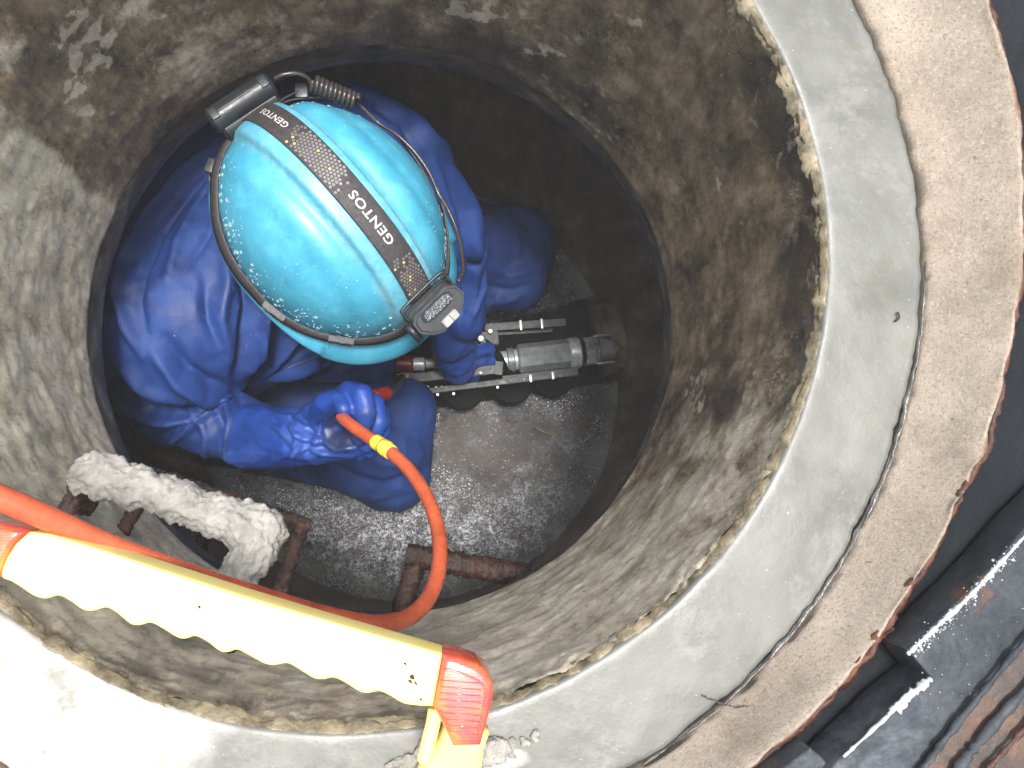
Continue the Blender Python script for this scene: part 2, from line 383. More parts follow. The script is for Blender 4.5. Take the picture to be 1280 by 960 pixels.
t.set(col=t.mix(t.ramp(n1, [(.4, .3), (.6, 0.)]), t.ramp(n2, [(.35, (.025, .025, .026)), (.65, (.085, .083, .08))]), (.03, .03, .03)), rough=.8); t.bump(n2, .004); M_ASPH = t.m

# ------------------------------------------------------------------ the shaft (setting)
def angd(a, b): return abs((a-b+180) % 360-180)
def lathe(name, prof, na, m, disp=None, attrs=None, centre=None, a0=0, a1=360):
    """prof: list of (r, z). disp(i, a_deg, r, z)->(r,z). attrs {name: fn(a, r, z, P)}; centre(z)->(x,y)"""
    full = abs(a1-a0) >= 360; v = []; f = []; A = {k: [] for k in (attrs or {})}
    nA = na if full else na+1; P = len(prof)
    for i in range(nA):
        a = a0+(a1-a0)*i/na; ca, sa = math.cos(R(a)), math.sin(R(a))
        for j, (r, z) in enumerate(prof):
            if disp: r2, z2 = disp(j, a, r, z, ca, sa)
            else: r2, z2 = r, z
            cx, cy = centre(r, z) if centre else (0, 0)
            p = (cx+r2*ca, cy+r2*sa, z2); v.append(p)
            for k in A: A[k].append(attrs[k](a, r2, z2, p))
    for i in range(na):
        i2 = (i+1) % nA if full else i+1
        for j in range(P-1): f.append((i*P+j, i2*P+j, i2*P+j+1, i*P+j+1))
    o = pydata(name, v, f, m)
    for k in A:
        at_ = o.data.attributes.new(k, 'FLOAT', 'POINT'); at_.data.foreach_set('value', A[k])
    return o
def lin(a, b, n_): return [a+(b-a)*i/n_ for i in range(n_+1)]

# upper ring
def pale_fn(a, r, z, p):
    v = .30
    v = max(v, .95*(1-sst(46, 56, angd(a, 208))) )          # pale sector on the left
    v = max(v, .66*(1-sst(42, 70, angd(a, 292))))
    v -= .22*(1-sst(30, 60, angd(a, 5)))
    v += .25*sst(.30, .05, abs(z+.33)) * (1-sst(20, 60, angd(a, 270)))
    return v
def patch_fn(a, r, z, p):
    q = pix(Vector(p))
    v = 0
    for (x, y, rx, ry, k) in ((115, 55, 45, 40, .7), (95, 110, 22, 40, .6), (120, 140, 30, 12, .6), (170, 12, 40, 15, .5), (305, 58, 26, 12, .45), (590, 15, 60, 18, .45), (680, 60, 40, 25, .35), (740, 150, 50, 40, .35), (875, 490, 22, 45, .4), (905, 600, 40, 35, .5), (940, 670, 20, 30, .5), (780, 25, 40, 20, .3), (900, 230, 16, 40, .35)):
        d_ = ((q[0]-x)/rx)**2+((q[1]-y)/ry)**2
        v = max(v, k*math.exp(-d_)*(1+1.6*nz(p, 70)))
    return max(0, min(1, v))
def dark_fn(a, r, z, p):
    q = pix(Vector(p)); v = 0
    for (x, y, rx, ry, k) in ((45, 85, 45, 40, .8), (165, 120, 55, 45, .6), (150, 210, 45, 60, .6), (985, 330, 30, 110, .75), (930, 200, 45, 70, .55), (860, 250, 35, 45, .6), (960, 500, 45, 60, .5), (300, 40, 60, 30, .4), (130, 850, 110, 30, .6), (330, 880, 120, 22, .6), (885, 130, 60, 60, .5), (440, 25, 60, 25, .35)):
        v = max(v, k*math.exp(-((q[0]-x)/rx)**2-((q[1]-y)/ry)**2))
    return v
def d_up(j, a, r, z, ca, sa):
    p = (r*ca, r*sa, z)
    d_ = .0022*nz(p, 9)+.0012*nz(p, 45)
    e = sst(-.05, 0, z)
    d_ += e*(.003*nz(p, 40)+.002*abs(nz(p, 110)))
    return r+d_, z
prof = [(.3, z) for z in lin(-.003, -.335, 130)]+[(.301, -.340), (.305, -.346), (.314, -.349)]
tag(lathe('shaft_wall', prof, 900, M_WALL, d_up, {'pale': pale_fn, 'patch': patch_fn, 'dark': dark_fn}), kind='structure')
# wet seam just under the upper ring
def d_seam(j, a, r, z, ca, sa): return r+.0016*nz((ca*.3, sa*.3, z), 14)+.0005*nz((ca*.3, sa*.3, z), 60), z
tag(lathe('shaft_seam', [(.318, -.3465), (.312, -.349), (.3065, -.352), (.3045, -.356), (.304, -.368), (.304, -.380), (.3055, -.387), (.310, -.391), (.325, -.394), (.47, -.3945)], 360, M_SEAM, d_seam), kind='structure')
# wider chamber below with a ridge
def d_ch(j, a, r, z, ca, sa):
    p = (ca*r, sa*r, z); return r+.003*nz(p, 8)+.0015*nz(p, 30), z
prof = [(.44, z) for z in lin(-.3935, -.60, 24)]+[(.446, -.604), (.450, -.612), (.449, -.622)]+[(.449-.033*k/20, -.622-.50*k/20) for k in range(1, 22)]
tag(lathe('chamber_wall', prof, 260, M_LOW, d_ch), kind='structure')
# bench floor with a channel
A0, A1 = at(600, 411, z=-1.1), at(735, 372, z=-1.1)
B0, B1 = at(520, 514, z=-1.1), at(765, 478, z=-1.1)
def side(P, a, b): return ((b.x-a.x)*(P[1]-a.y)-(b.y-a.y)*(P[0]-a.x))/math.hypot(b.x-a.x, b.y-a.y)
N = 300; v = []; f = []; at_b = []; at_r = []; at_d = []; at_s = []
RF = .44
for j in range(N+1):
    for i in range(N+1):
        # square grid mapped on a disc
        a_, b_ = 2*i/N-1, 2*j/N-1
        x = a_*math.sqrt(1-b_*b_/2)*RF; y = b_*math.sqrt(1-a_*a_/2)*RF
        w = .003*nz((x, y, 0), 25)
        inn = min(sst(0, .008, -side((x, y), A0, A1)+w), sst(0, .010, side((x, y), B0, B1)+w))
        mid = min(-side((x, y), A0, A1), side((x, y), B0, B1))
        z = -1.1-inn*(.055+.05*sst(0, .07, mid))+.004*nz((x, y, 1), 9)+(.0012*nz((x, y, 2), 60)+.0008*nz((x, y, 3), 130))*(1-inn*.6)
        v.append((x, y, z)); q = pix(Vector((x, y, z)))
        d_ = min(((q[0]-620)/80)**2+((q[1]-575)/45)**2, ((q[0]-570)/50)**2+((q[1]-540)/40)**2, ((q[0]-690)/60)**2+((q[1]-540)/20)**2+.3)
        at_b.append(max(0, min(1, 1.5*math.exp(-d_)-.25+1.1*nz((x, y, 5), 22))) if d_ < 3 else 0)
        at_s.append(max(0, min(1, 1.25*math.exp(-((q[0]-545)/190)**2-((q[1]-690)/80)**2)+.35*nz((x, y, 8), 16)+.25*math.exp(-((q[0]-700)/60)**2-((q[1]-600)/70)**2)+.2*math.exp(-((q[0]-700)/60)**2-((q[1]-370)/40)**2))))  # mask of the painted flash glints, mainly below the knees
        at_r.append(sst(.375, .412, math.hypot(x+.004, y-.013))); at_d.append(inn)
for j in range(N):
    for i in range(N):
        k = j*(N+1)+i; f.append((k, k+1, k+N+2, k+N+1))
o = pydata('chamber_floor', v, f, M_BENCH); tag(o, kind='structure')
for nm, dat in (('brown', at_b), ('rim', at_r), ('flash_pale', at_s), ('deep', at_d)):
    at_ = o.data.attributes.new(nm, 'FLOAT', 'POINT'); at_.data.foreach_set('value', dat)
# wet grit on the bench: uncountable
V = []; Fc = []
oc = [Vector(p) for p in ((1, 0, 0), (-1, 0, 0), (0, 1, 0), (0, -1, 0), (0, 0, 1), (0, 0, -1))]
of = [(4, 0, 2), (4, 2, 1), (4, 1, 3), (4, 3, 0), (5, 2, 0), (5, 1, 2), (5, 3, 1), (5, 0, 3)]
def scatter(pts, V, Fc, flat=.6):
    for (c, r_) in pts:
        q = Matrix.Rotation(random.uniform(0, PI), 3, Vector((random.random()-.5, random.random()-.5, random.random()-.5)).normalized())
        o_ = len(V)
        for p in oc: V.append(Vector(c)+q@(p*r_*random.uniform(.6, 1.2)))
        Fc += [tuple(i+o_ for i in t_) for t_ in of]
pts = []
while len(pts) < 30000:
    a, r = random.uniform(0, 2*PI), .415*math.sqrt(random.random()); x, y = r*math.cos(a), r*math.sin(a)
    if -side((x, y), A0, A1) > -.004 and side((x, y), B0, B1) > -.004: continue
    q = pix(Vector((x, y, -1.1))); wgt = .06+.94*sst(-.1, .3, nz((x, y, 9), 14)+.25*math.exp(-((q[0]-540)/150)**2-((q[1]-660)/80)**2))
    if ((q[0]-620)/75)**2+((q[1]-560)/42)**2 < 1: wgt *= .15
    if random.random() > wgt: continue
    pts.append(((x, y, -1.1+.004*nz((x, y, 1), 9)+.0003), random.choice((.0006, .0008, .0010, .0013, .0019))))
scatter(pts, V, Fc)
tag(pydata('wet_grit', V, Fc, M_GRIT, smooth=True), 'wet grit and pebbles scattered over the shaft floor', 'grit', kind='stuff')
# dark outlet pipe at the end of the channel
pc = (A1+B1)/2; dr = Vector((pc.x, pc.y, 0)).normalized()
o = tube('outlet_pipe', [Vector((pc.x, pc.y, -1.08))+dr*k for k in (-.012, .0, .03, .06)], [.074, .075, .075, .075], M_LOW, seg=48)
tag(o, 'dark stub of pipe where the floor channel meets the right wall', 'pipe')

# ledge (grey cement ring)
def flash_pale_fn(a, r, z, p):
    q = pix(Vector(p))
    v = 1-sst(.6, 1.35, math.hypot((q[0]-60)/230, (q[1]-900)/130))  # lower-left whitening by the flash, put into the colour
    return max(v, .8*(1-sst(.5, 1.2, math.hypot((q[0]-600)/80, (q[1]-948)/22))))  # pale mortar around the handle's foot
RG = .3686
def d_led(j, a, r, z, ca, sa):
    p = (ca*r, sa*r, 0); e = sst(RG-.012, RG, r); e0 = 1-sst(.300, .309, r)
    return r+e*.0022*nz((ca, sa, 2), 11)+e*.0012*nz((ca, sa, 2), 40)+e0*.0010*nz((ca, sa, 7), 9), z+.0015*nz(p, 10)
prof = [(.303, -.03), (.3031, -.006), (.3033, -.0028), (.3040, -.0012), (.3052, -.0004), (.307, -.0001)]+[(r, 0) for r in lin(.3095, RG-.002, 28)]+[(RG-.0008, -.0008), (RG, -.004), (RG, -.02)]
tag(lathe('cement_ledge', prof, 1100, M_GREY, d_led, {'flash_pale': flash_pale_fn}), kind='structure')
# thin tan grout lip along the shaft's mouth
def lip(j, a, r, z, ca, sa):
    u = nz((ca*3, sa*3, 1), 2.2); w = nz((ca*3, sa*3, 4), 9); w2 = nz((ca*.3, sa*.3, 0), 160)
    k = j/10; wid = max(.0018, .0034+.0045*max(0, u)+.0026*w+.0010*nz((ca*.3, sa*.3, 2), 130))
    if angd(a, 240) < 60: wid += .0014*(1-sst(30, 60, angd(a, 240)))
    th = PI*k
    return .3045-wid*(1-math.cos(th))*.62+.0009*w2, -.0065*(1-math.cos(th))/2-.0012+.0024*math.sin(th)*(.6+.6*w)+.0010*w2
tag(lathe('grout_lip', [(0, 0)]*11, 1400, M_SILT, lip), 'thin uneven tan grout lip running around the shaft mouth', 'grout')
# thin wash sheet under the joint between grey and pink
tag(lathe('joint_bed', [(.362, -.012), (.40, -.012)], 200, M_CRACK), kind='structure')
# pink mortar collar, rising to the iron frame, slightly off-centre
def cP(r, z): k = max(0, min(1, (r-.3705)/.0545)); return (-.013*k, .037*k)
RP0, RP1 = .3702, .425
def d_pink(j, a, r, z, ca, sa):
    p = (ca*r, sa*r, 0); e = 1-sst(RP0, RP0+.006, r); e1 = sst(RP1-.006, RP1, r)
    g = .0022*nz((ca, sa, 2), 11)+.0012*nz((ca, sa, 2), 40)
    dr_ = e*(g+.0012+.0015*nz((ca, sa, 9), 16)) + e1*(.0035*nz((ca, sa, 5), 6)+.002*nz((ca, sa, 5), 25))
    return r+dr_, z+.0008*nz(p, 14)+.0003*nz(p, 60)
prof = [(RP0, -.012), (RP0, -.002), (RP0+.0012, .0006)]+[(RP0+.0012+(RP1-RP0-.0012)*k/22, .0006+.040*(k/22)**1.1) for k in range(1, 23)]+[(RP1+.001, .038), (RP1+.002, .0)]
tag(lathe('mortar_collar', prof, 1200, M_PINK, d_pink, {
    'edge': lambda a, r, z, p: sst(RP1-.008, RP1+.003, r)*1.0,
    'greystripe': lambda a, r, z, p: math.exp(-((r-.407-.004*nz(p, 12))/.009)**2)}, cP), kind='structure')
# silvery smear beside the joint at lower right
V = []; Fc = []; ns_ = 220
for i in range(ns_+1):
    a = R(-62+60*i/ns_); k = i/ns_; wd = .0034*math.sin(PI*k)**.5*(.7+1.1*abs(nz((k*9, 0, 0), 1.7)))
    for q in range(5):
        u = q/4; r = .3712-.009*sst(.1, .5, k)*0-.001-u*wd+.0012*nz((k*20, u*3, 0), 1.)
        V.append((r*math.cos(a), r*math.sin(a), .0012+.0016*math.sin(PI*u)+.0006*nz((k*60, u*4, 0), 1.)))
for i in range(ns_):
    for q in range(4): Fc.append((i*5+q, (i+1)*5+q, (i+1)*5+q+1, i*5+q+1))
tag(pydata('silvery_smear', V, Fc, M_SMEAR), 'wet silvery smear along the joint at the lower right of the ledge', 'smear')
# crack in the collar
def ribbon(pts, w, z):
    V = []; Fc = []
    for i, p in enumerate(pts):
        t_ = (pts[min(i+1, len(pts)-1)]-pts[max(i-1, 0)]).normalized(); s_ = Vector((-t_.y, t_.x, 0)); ww = w*(.4+.9*random.random())
        V += [p+s_*ww, p-s_*ww]
    for i in range(len(pts)-1): Fc.append((2*i, 2*i+1, 2*i+3, 2*i+2))
    return V, Fc
def pinkz(P):
    r = math.hypot(P.x, P.y)
    for _ in range(4):
        c_ = cP(r, 0); r = math.hypot(P.x-c_[0], P.y-c_[1])
    k = max(0, min(1, (r-RP0)/(RP1-RP0))); return .0006+.04*k**1.1+.0008*nz((P.x-c_[0], P.y-c_[1], 0), 14)
def onpink(px, py):
    z = .01
    for _ in range(8): z = pinkz(at(px, py, z=z))
    P = at(px, py, z=z); P.z = z+.0010; return P
cp = catmull([Vector((876, 868, 0)), Vector((893, 876, 0)), Vector((918, 883, 0)), Vector((945, 881, 0)), Vector((972, 878, 0)), Vector((984, 890, 0)), Vector((1006, 896, 0))], 8)
V, Fc = ribbon([onpink(p.x+random.uniform(-1, 1), p.y+random.uniform(-1.2, 1.2)) for p in cp], .00045, 0)
tag(pydata('collar_crack', V, Fc, M_CRACK), 'thin crack crossing the pinkish mortar collar at lower right', 'crack')

# ------------------------------------------------------------------ cast iron manhole frame
fr = thing('manhole_frame', 'wet rusty cast iron manhole frame around the mortar collar', 'manhole frame')
cF = lambda r, z: (-.013, .037)
def d_rust(j, a, r, z, ca, sa):
    p = (ca*r, sa*r, z); k_ = sst(-.25, .35, nz((ca, sa, 8), 5)); return r+(.0014*nz(p, 75)+.0011*nz(p, 220))*(.4+k_)+.0035*nz((ca, sa, 5), 6), z+(.0016*nz(p, 90)+.0010*nz(p, 250))*(.4+k_)-.003*(1-k_)
o = lathe('rust_edge', [(.4240, .028), (.4250, .0385), (.4265, .0405), (.4285, .0395), (.4305, .036), (.4320, .033), (.434, .02)], 1100, M_RUSTO, d_rust, centre=cF); o.parent = fr
o = lathe('flange', [(.425, .030), (.440, .028), (.475, .028), (.52, .030), (.56, .031), (.565, .09)], 500, M_IRON, lambda j, a, r, z, ca, sa: (r, z+.0012*nz((r*ca, r*sa, 0), 8)), centre=cF); o.parent = fr
def ring_part(name, r0, r1, z0, z1, a0, a1, m, bev=.002, cx=-.013, cy=.037):
    na = max(4, int(abs(a1-a0)/1.5))
    prof = [(r0, z0), (r0, z1-bev), (r0+bev, z1), (r1-bev, z1), (r1, z1-bev), (r1, z0)]
    v = []; f = []; P = len(prof)
    for i in range(na+1):
        a = R(a0+(a1-a0)*i/na)
        for r, z in prof: v.append((cx+r*math.cos(a)+.0006*nz((r*math.cos(a), r*math.sin(a), z), 40), cy+r*math.sin(a), z+.0006*nz((r*math.cos(a), r*math.sin(a), z), 60)))
    for i in range(na):
        for j in range(P-1): f.append((i*P+j, (i+1)*P+j, (i+1)*P+j+1, i*P+j+1))
    f.append(tuple(range(P))[::-1]); f.append(tuple(na*P+k for k in range(P)))
    me = bpy.data.meshes.new(name); me.from_pydata(v, [], f); me.update(); me.shade_smooth(); me.set_sharp_from_angle(angle=R(40))
    return link(name, me, m, fr)
def poly_world(pp, z): return [(at(x, y, z=z).x, at(x, y, z=z).y) for x, y in pp]
zt = .062
slab('seat_block', poly_world([(1134, 812), (1150, 798), (1180, 768), (1215, 735), (1250, 697), (1285, 655), (1420, 520), (1480, 600), (1380, 700), (1290, 800), (1230, 862), (1170, 930), (1130, 985), (1080, 1040), (1000, 1010), (1052, 946), (1085, 915), (1120, 880), (1163, 846)], zt), .031, zt, M_IRON2, fr, .0016)
slab('seat_block', poly_world([(1013, 935), (1028, 946), (1040, 962), (1000, 1010), (940, 1080), (880, 1040), (960, 975)], .055), .031, .055, M_IRON2, fr, .0016)
# raised weld-like rims with white glaze along the block's inner edges
def edge_bead(name, pp, z, r, m, rough=.5):
    P = catmull([at(x, y, z=z) for x, y in pp], 8)
    return tube(name, P, [r*(.6+.9*random.random()) for _ in P], m, fr, 8, rough, 200)
M_GLAZE = simple('white_wet_glaze', (.36, .38, .40), .18, 0, .3, 150, .001, 300)
edge_bead('bead', [(1134, 818), (1150, 803), (1180, 775), (1215, 742), (1250, 704), (1290, 660)], zt+.0005, .0012, M_GLAZE)
edge_bead('bead', [(1054, 946), (1085, 918), (1120, 885), (1150, 858)], zt+.0005, .0011, M_GLAZE)
edge_bead('bead', [(1163, 848), (1152, 857), (1136, 872), (1122, 890)], zt+.0006, .0018, M_GLAZE)
edge_bead('bead', [(1110, 893), (1122, 880), (1140, 862)], zt+.0006, .0012, M_GLAZE)
V = []; Fc = []; pts = []
for _ in range(300):
    k = random.random()**1.1; x = 1145+k*130+random.gauss(0, 5); y = 812-k*135+abs(random.gauss(0, 1))*(9 if .3 < k < .65 else 4)
    pts.append((at(x, y, z=zt+.0006), random.choice((.0003, .0004, .0005, .0007, .0012))))
for _ in range(50): pts.append((at(random.uniform(1150, 1280), random.uniform(760, 900), z=zt+.0004), random.uniform(.0002, .0006)))
scatter(pts, V, Fc); tag(pydata('lime_specks', V, Fc, M_GLAZE, fr, False), kind='stuff')
# outer rusty ledges and ridges
rb = at(1240, 860, z=.066); rr = math.hypot(rb.x+.013, rb.y-.037)
slab('rust_band', poly_world([(1165, 950), (1200, 905), (1240, 856), (1290, 795), (1400, 660), (1500, 760), (1300, 1060), (1060, 1060)], .066), .031, .066, M_BROWN, fr, .002)
edge_bead('ridge', [(1140, 985), (1165, 945), (1200, 900), (1240, 850), (1290, 790), (1400, 655)], .067, .0017, M_IRON2, .3)
edge_bead('ridge', [(1180, 985), (1205, 950), (1240, 908), (1290, 850), (1400, 715)], .070, .0024, M_IRON2, .2)
edge_bead('ridge', [(1215, 985), (1240, 955), (1290, 900), (1400, 770)], .070, .0014, M_RUSTO, .3)
# rust lumps in the corner by the collar
for (x, y, s_) in ((1110, 792, .0028),):
    caps = [(at(x+random.gauss(0, 6), y+random.gauss(0, 6), z=.036), at(x+random.gauss(0, 6), y+random.gauss(0, 6), z=.036), s_*random.uniform(.25, .5), s_*.3) for _ in range(5)]
    blob('rust_lump', caps, .0008, 1, M_RUSTO, fr, lambda p, n_: p+n_*(.0024*nz(p, 170)+.001*nz(p, 400)))
tag(blob('pebble', [(at(1147, 783, z=.036), at(1148, 785, z=.036), .0032, .003)], .0007, 2, M_MORTAR, None), 'small pale pebble on the black iron near the notched block', 'pebble')
tag(fr); fr.location = (0, 0, 0)

# road surface around the frame, out to the horizon
prof = [(.563, .05), (.563, .088), (.568, .0925)]+[(r, .0925) for r in (.6, .8, 1.2, 2, 5, 12, 40, 150, 400)]
tag(lathe('road', prof, 96, M_ASPH, None, None, cF), kind='structure')

# ------------------------------------------------------------------ step irons
def wall_hit(P, dirv, Rw=.3):
    """extend from P horizontally along dirv to the wall"""
    d = Vector((dirv[0], dirv[1], 0)).normalized(); b = P.x*d.x+P.y*d.y; c = P.x**2+P.y**2-Rw**2
    return P+d*(-b+math.sqrt(max(0, b*b-c)))
def rung(name, L, Rr, z, r, parent, Rw=.302, outdir=None, drop=.0):
    L = at(*L, z=z); Rr = at(*Rr, z=z); u = (Rr-L).normalized()
    nrm = Vector((u.y, -u.x, 0))
    if nrm.dot((L+Rr)/2) < 0: nrm = -nrm
    if outdir is not None: nrm = Vector(outdir).normalized()
    a = wall_hit(L, nrm-u*.1, Rw+.004); b = wall_hit(Rr, nrm+u*.04, Rw+.004)
    a.z -= drop; b.z -= drop
    bar = [L.lerp(Rr, k/90) for k in range(91)]
    tube('bar', [L-u*r]+bar+[Rr+u*r], r, M_RUST, parent, 20, .34, 240, sy=1.1)
    tube('leg', [L.lerp(a, k/60) for k in range(61)], r*.92, M_RUST, parent, 20, .32, 240)
    tube('leg', [Rr.lerp(b, k/60) for k in range(61)], r*.92, M_RUST, parent, 20, .32, 240)
    # scale flakes
    caps = []
    for _ in range(12):
        p = L.lerp(Rr, random.random())+Vector((0, 0, r*.55)); caps.append((p-u*random.uniform(.004, .010), p+u*random.uniform(.004, .010), r*.45, r*.40))
    tag(blob('scale', caps, .0011, 1, M_RUST, parent, lambda p, n_: p+n_*(.0016*nz(p, 190)+.0008*nz(p, 500))), kind='stuff')
    return L, Rr, a, b
s1 = thing('step_iron', 'step iron coated in lumpy pale mortar, topmost on the left wall', 'step iron', 'step irons on the shaft wall')
L1, R1, a1, b1 = rung('bar', (106, 592), (326, 655), -.125, .0070, s1)
s2 = thing('step_iron', 'bare rusty step iron just behind the mortar coated one', 'step iron', 'step irons on the shaft wall')
rung('bar', (190, 594), (377, 655), -.235, .0068, s2)
s3 = thing('step_iron', 'rusty step iron low down at the right, behind the hanging orange hose', 'step iron', 'step irons on the shaft wall')
rung('bar', (521, 696), (648, 718), -.44, .0125, s3, Rw=.43, outdir=(-.16, -1, 0), drop=.0)
s4 = thing('step_iron', 'lowest rusty step iron, seen through the loop of the mortar coated one', 'step iron', 'step irons on the shaft wall')
rung('bar', (262, 655), (322, 670), -.56, .010, s4, Rw=.44)
# mortar coat on the first rung
mp = [(100, 598, 15), (120, 592, 19), (150, 602, 20), (185, 614, 19), (220, 628, 19), (255, 641, 18), (285, 650, 19), (310, 660, 25), (322, 668, 24), (318, 690, 22), (306, 708, 20), (296, 726, 17)]
caps = []
for i in range(len(mp)-1):
    (x, y, q), (x2, y2, q2) = mp[i], mp[i+1]; dz = .008
    dz2 = .008
    caps.append((at(x, y, z=-.125+dz), at(x2, y2, z=-.125+dz2), q*.00078, q2*.00078))
def dm(p, n_): return p+n_*(.0040*nz(p, 34)+.0030*nz(p, 95)+.0022*nz(p, 260))
blob('mortar_coat', caps, .0017, 3, M_MORTAR, s1, dm)
# rusty end where the bar meets the wall
blob('scale', [(at(112, 612, z=-.14), at(104, 636, z=-.17), .009, .006), (at(100, 612, z=-.13), at(112, 640, z=-.16), .005, .004)], .0014, 2, M_RUST, s1, lambda p, n_: p+n_*.003*nz(p, 110))
# mortar crumbs by the handle's foot
V = []; Fc = []
caps = []
random.seed(21)
cr = [(516, 948, .004), (528, 940, .006), (505, 953, .004), (612, 936, .0065), (624, 931, .0045), (640, 929, .003), (655, 926, .002), (600, 948, .006), (586, 952, .006), (632, 940, .003), (490, 957, .003), (545, 960, .006), (560, 962, .006), (668, 922, .0018), (620, 945, .004)]
for x, y, r_ in cr:
    for _ in range(3): 
        p = at(x+random.gauss(0, 3), y+random.gauss(0, 3), z=r_*.35); caps.append((p, p+Vector((random.gauss(0, r_*.6), random.gauss(0, r_*.4), 0)), r_*.8, r_*.5))
o = blob('mortar_crumbs', caps, .0009, 1, M_MORTAR, None, lambda p, n_: p+n_*(.0022*nz(p, 150)+.001*nz(p, 400)))
tag(o, 'white mortar crumbs heaped on the ledge around the yellow handle foot', 'mortar crumbs', kind='stuff')
# brush bristles / straws
for (x, y, x2, y2, z_, lb) in ((664, 532, 695, 545, -1.088, 'short pale straw lying on the wet shaft floor below the tool'),):
    o = tube('straw', [at(x, y, z=z_), at((x+x2)/2, (y+y2)/2+1, z=z_+.002), at(x2, y2, z=z_)], .0013, M_SILT, None, 6); tag(o, lb, 'straw')
o = tube('straw', catmull([at(1119, 402, z=.0025), at(1124, 397, z=.0035), at(1122, 390, z=.003)], 5), .0007, M_CRACK, None, 6); tag(o, 'tiny dark twig lying on the grey cement ledge at the right', 'twig')

# ------------------------------------------------------------------ yellow handle
hd = thing('grip_handle', 'yellow scalloped grip handle with red corner caps bridging the shaft mouth', 'handle')
HZ = .052
topl = [(35, 665), (60, 668), (120, 686), (200, 712), (300, 744), (400, 774), (480, 797), (553, 818)]
low = [(541, 884), (520, 883), (503, 880), (488, 871), (474, 865), (463, 867), (450, 866), (432, 855), (417, 848), (405, 850), (392, 849), (374, 838), (359, 830), (345, 832), (331, 831), (312, 821), (296, 813), (285, 816), (274, 815), (258, 803), (243, 796), (232, 799), (221, 798), (203, 787), (187, 779), (175, 782), (162, 781), (145, 767), (131, 760), (116, 764), (102, 763), (85, 751), (71, 745), (55, 749), (40, 745), (25, 735), (12, 727), (0, 721), (6, 700), (18, 680)]
low = [tuple(p[:2]) for p in catmull([Vector((x, y, 0)) for x, y in low], 3)]
gz = lambda co: .0
def dpoly(pp, n_): 
    out = []
    for i in range(len(pp)):
        out.append(pp[i])
    return out
g = slab('grip', poly_world(topl+low, HZ), HZ-.024, HZ, M_YEL, hd, .0035, seg=5)
ga = g.data.attributes.new('grime', 'FLOAT', 'POINT')
ga.data.foreach_set('value', [0.]*len(g.data.vertices))
# grime needs vertices: small inset patch of dirt as thin flecks instead
for (x, y, r_) in ((515, 846, .0019), (519, 853, .0012), (506, 829, .0009), (249, 758, .0010), (526, 874, .0008), (512, 851, .0011)):
    blob('dirt_fleck', [(at(x, y, z=HZ-.0001), at(x+1.5, y+2, z=HZ-.0001), r_*.7, r_*.5)], .00035, 0, M_RUST, hd, lambda p, n_: Vector((p.x, p.y, HZ+(p.z-HZ)*.22))+Vector((.0006*nz(p, 900), .0006*nz(p+Vector((1, 1, 1)), 900), 0)))
# reinforcing seam line and the right cap
cap_out = [(554, 818.5), (575, 823), (596, 831), (609, 841), (616, 854), (617, 870), (613, 890), (607, 912), (601, 934), (566, 935), (556, 912), (549, 899), (541, 885)]
slab('corner_cap', poly_world(cap_out, HZ+.001), HZ-.031, HZ+.001, M_REDP, hd, .004, seg=5)
# ribs on the cap
rb_ = catmull([at(556, 836, z=HZ+.0012), at(580, 843, z=HZ+.0012), at(600, 853, z=HZ+.0012), at(607, 866, z=HZ+.0012), at(603, 890, z=HZ+.0012), at(598, 915, z=HZ+.0012)], 8)
tube('cap_rib', rb_, .0006, M_REDP, hd, 8)
for k in range(9):
    y = 848+k*8
    tube('cap_rib', [at(549+max(0, (k-5))*4, y+2, z=HZ+.0009), at(602-k*.4, y+6, z=HZ+.0009)], .00035, M_REDP, hd, 6)
# legs down to the ledge
def legsec(name, secs, m):
    v = []; f = []
    for (c, hw, ht, ax) in secs:
        ax = Vector(ax).normalized()
        for k in range(20):
            w = 2*PI*k/20; cx_, sx_ = math.cos(w), math.sin(w)
            s_ = lambda q: math.copysign(abs(q)**.6, q)
            v.append(Vector(c)+ax*hw*s_(cx_)+Vector((0, 0, 1))*ht*s_(sx_))
    for i in range(len(secs)-1):
        for k in range(20): f.append((i*20+k, i*20+(k+1) % 20, (i+1)*20+(k+1) % 20, (i+1)*20+k))
    f.append(tuple(range(20))[::-1]); f.append(tuple((len(secs)-1)*20+k for k in range(20)))
    return pydata(name, v, f, m, hd)
axv = at(600, 905, z=.04)-at(550, 893, z=.04)
secs = [(at(584, 905, z=HZ-.013), .0125, .0125, axv), (at(577, 925, z=HZ-.017), .0125, .0125, axv), (at(570, 942, z=HZ-.026), .0150, .0125, axv), (at(563, 962, z=HZ-.036), .0180, .0125, axv), (at(556, 990, z=.0135), .021, .0125, axv), (at(548, 1030, z=.0135), .023, .0125, axv), (at(545, 1060, z=.0135), .021, .011, axv)]
legsec('foot', secs, M_YEL)
yg = catmull([at(544, 888, z=HZ-.004), at(541, 905, z=HZ-.006), at(536, 925, z=HZ-.008), at(530, 950, z=HZ-.012)], 6)
tube('foot_rib', yg, .004, M_YEL, hd, 10)
slab('corner_cap', poly_world([(34, 663), (17, 680), (5, 700), (-2, 722), (-30, 716), (-60, 690), (-75, 668), (-50, 648), (-10, 654), (14, 659)], HZ-.001), HZ-.031, HZ-.001, M_REDP, hd, .004, seg=5)
legsec('foot', [(at(-55, 690, z=HZ-.015), .0125, .0125, axv), (at(-66, 730, z=HZ-.026), .014, .0125, axv), (at(-75, 780, z=.018), .017, .0125, axv), (at(-85, 850, z=.0135), .021, .0125, axv), (at(-90, 890, z=.0135), .019, .011, axv)], M_YEL)

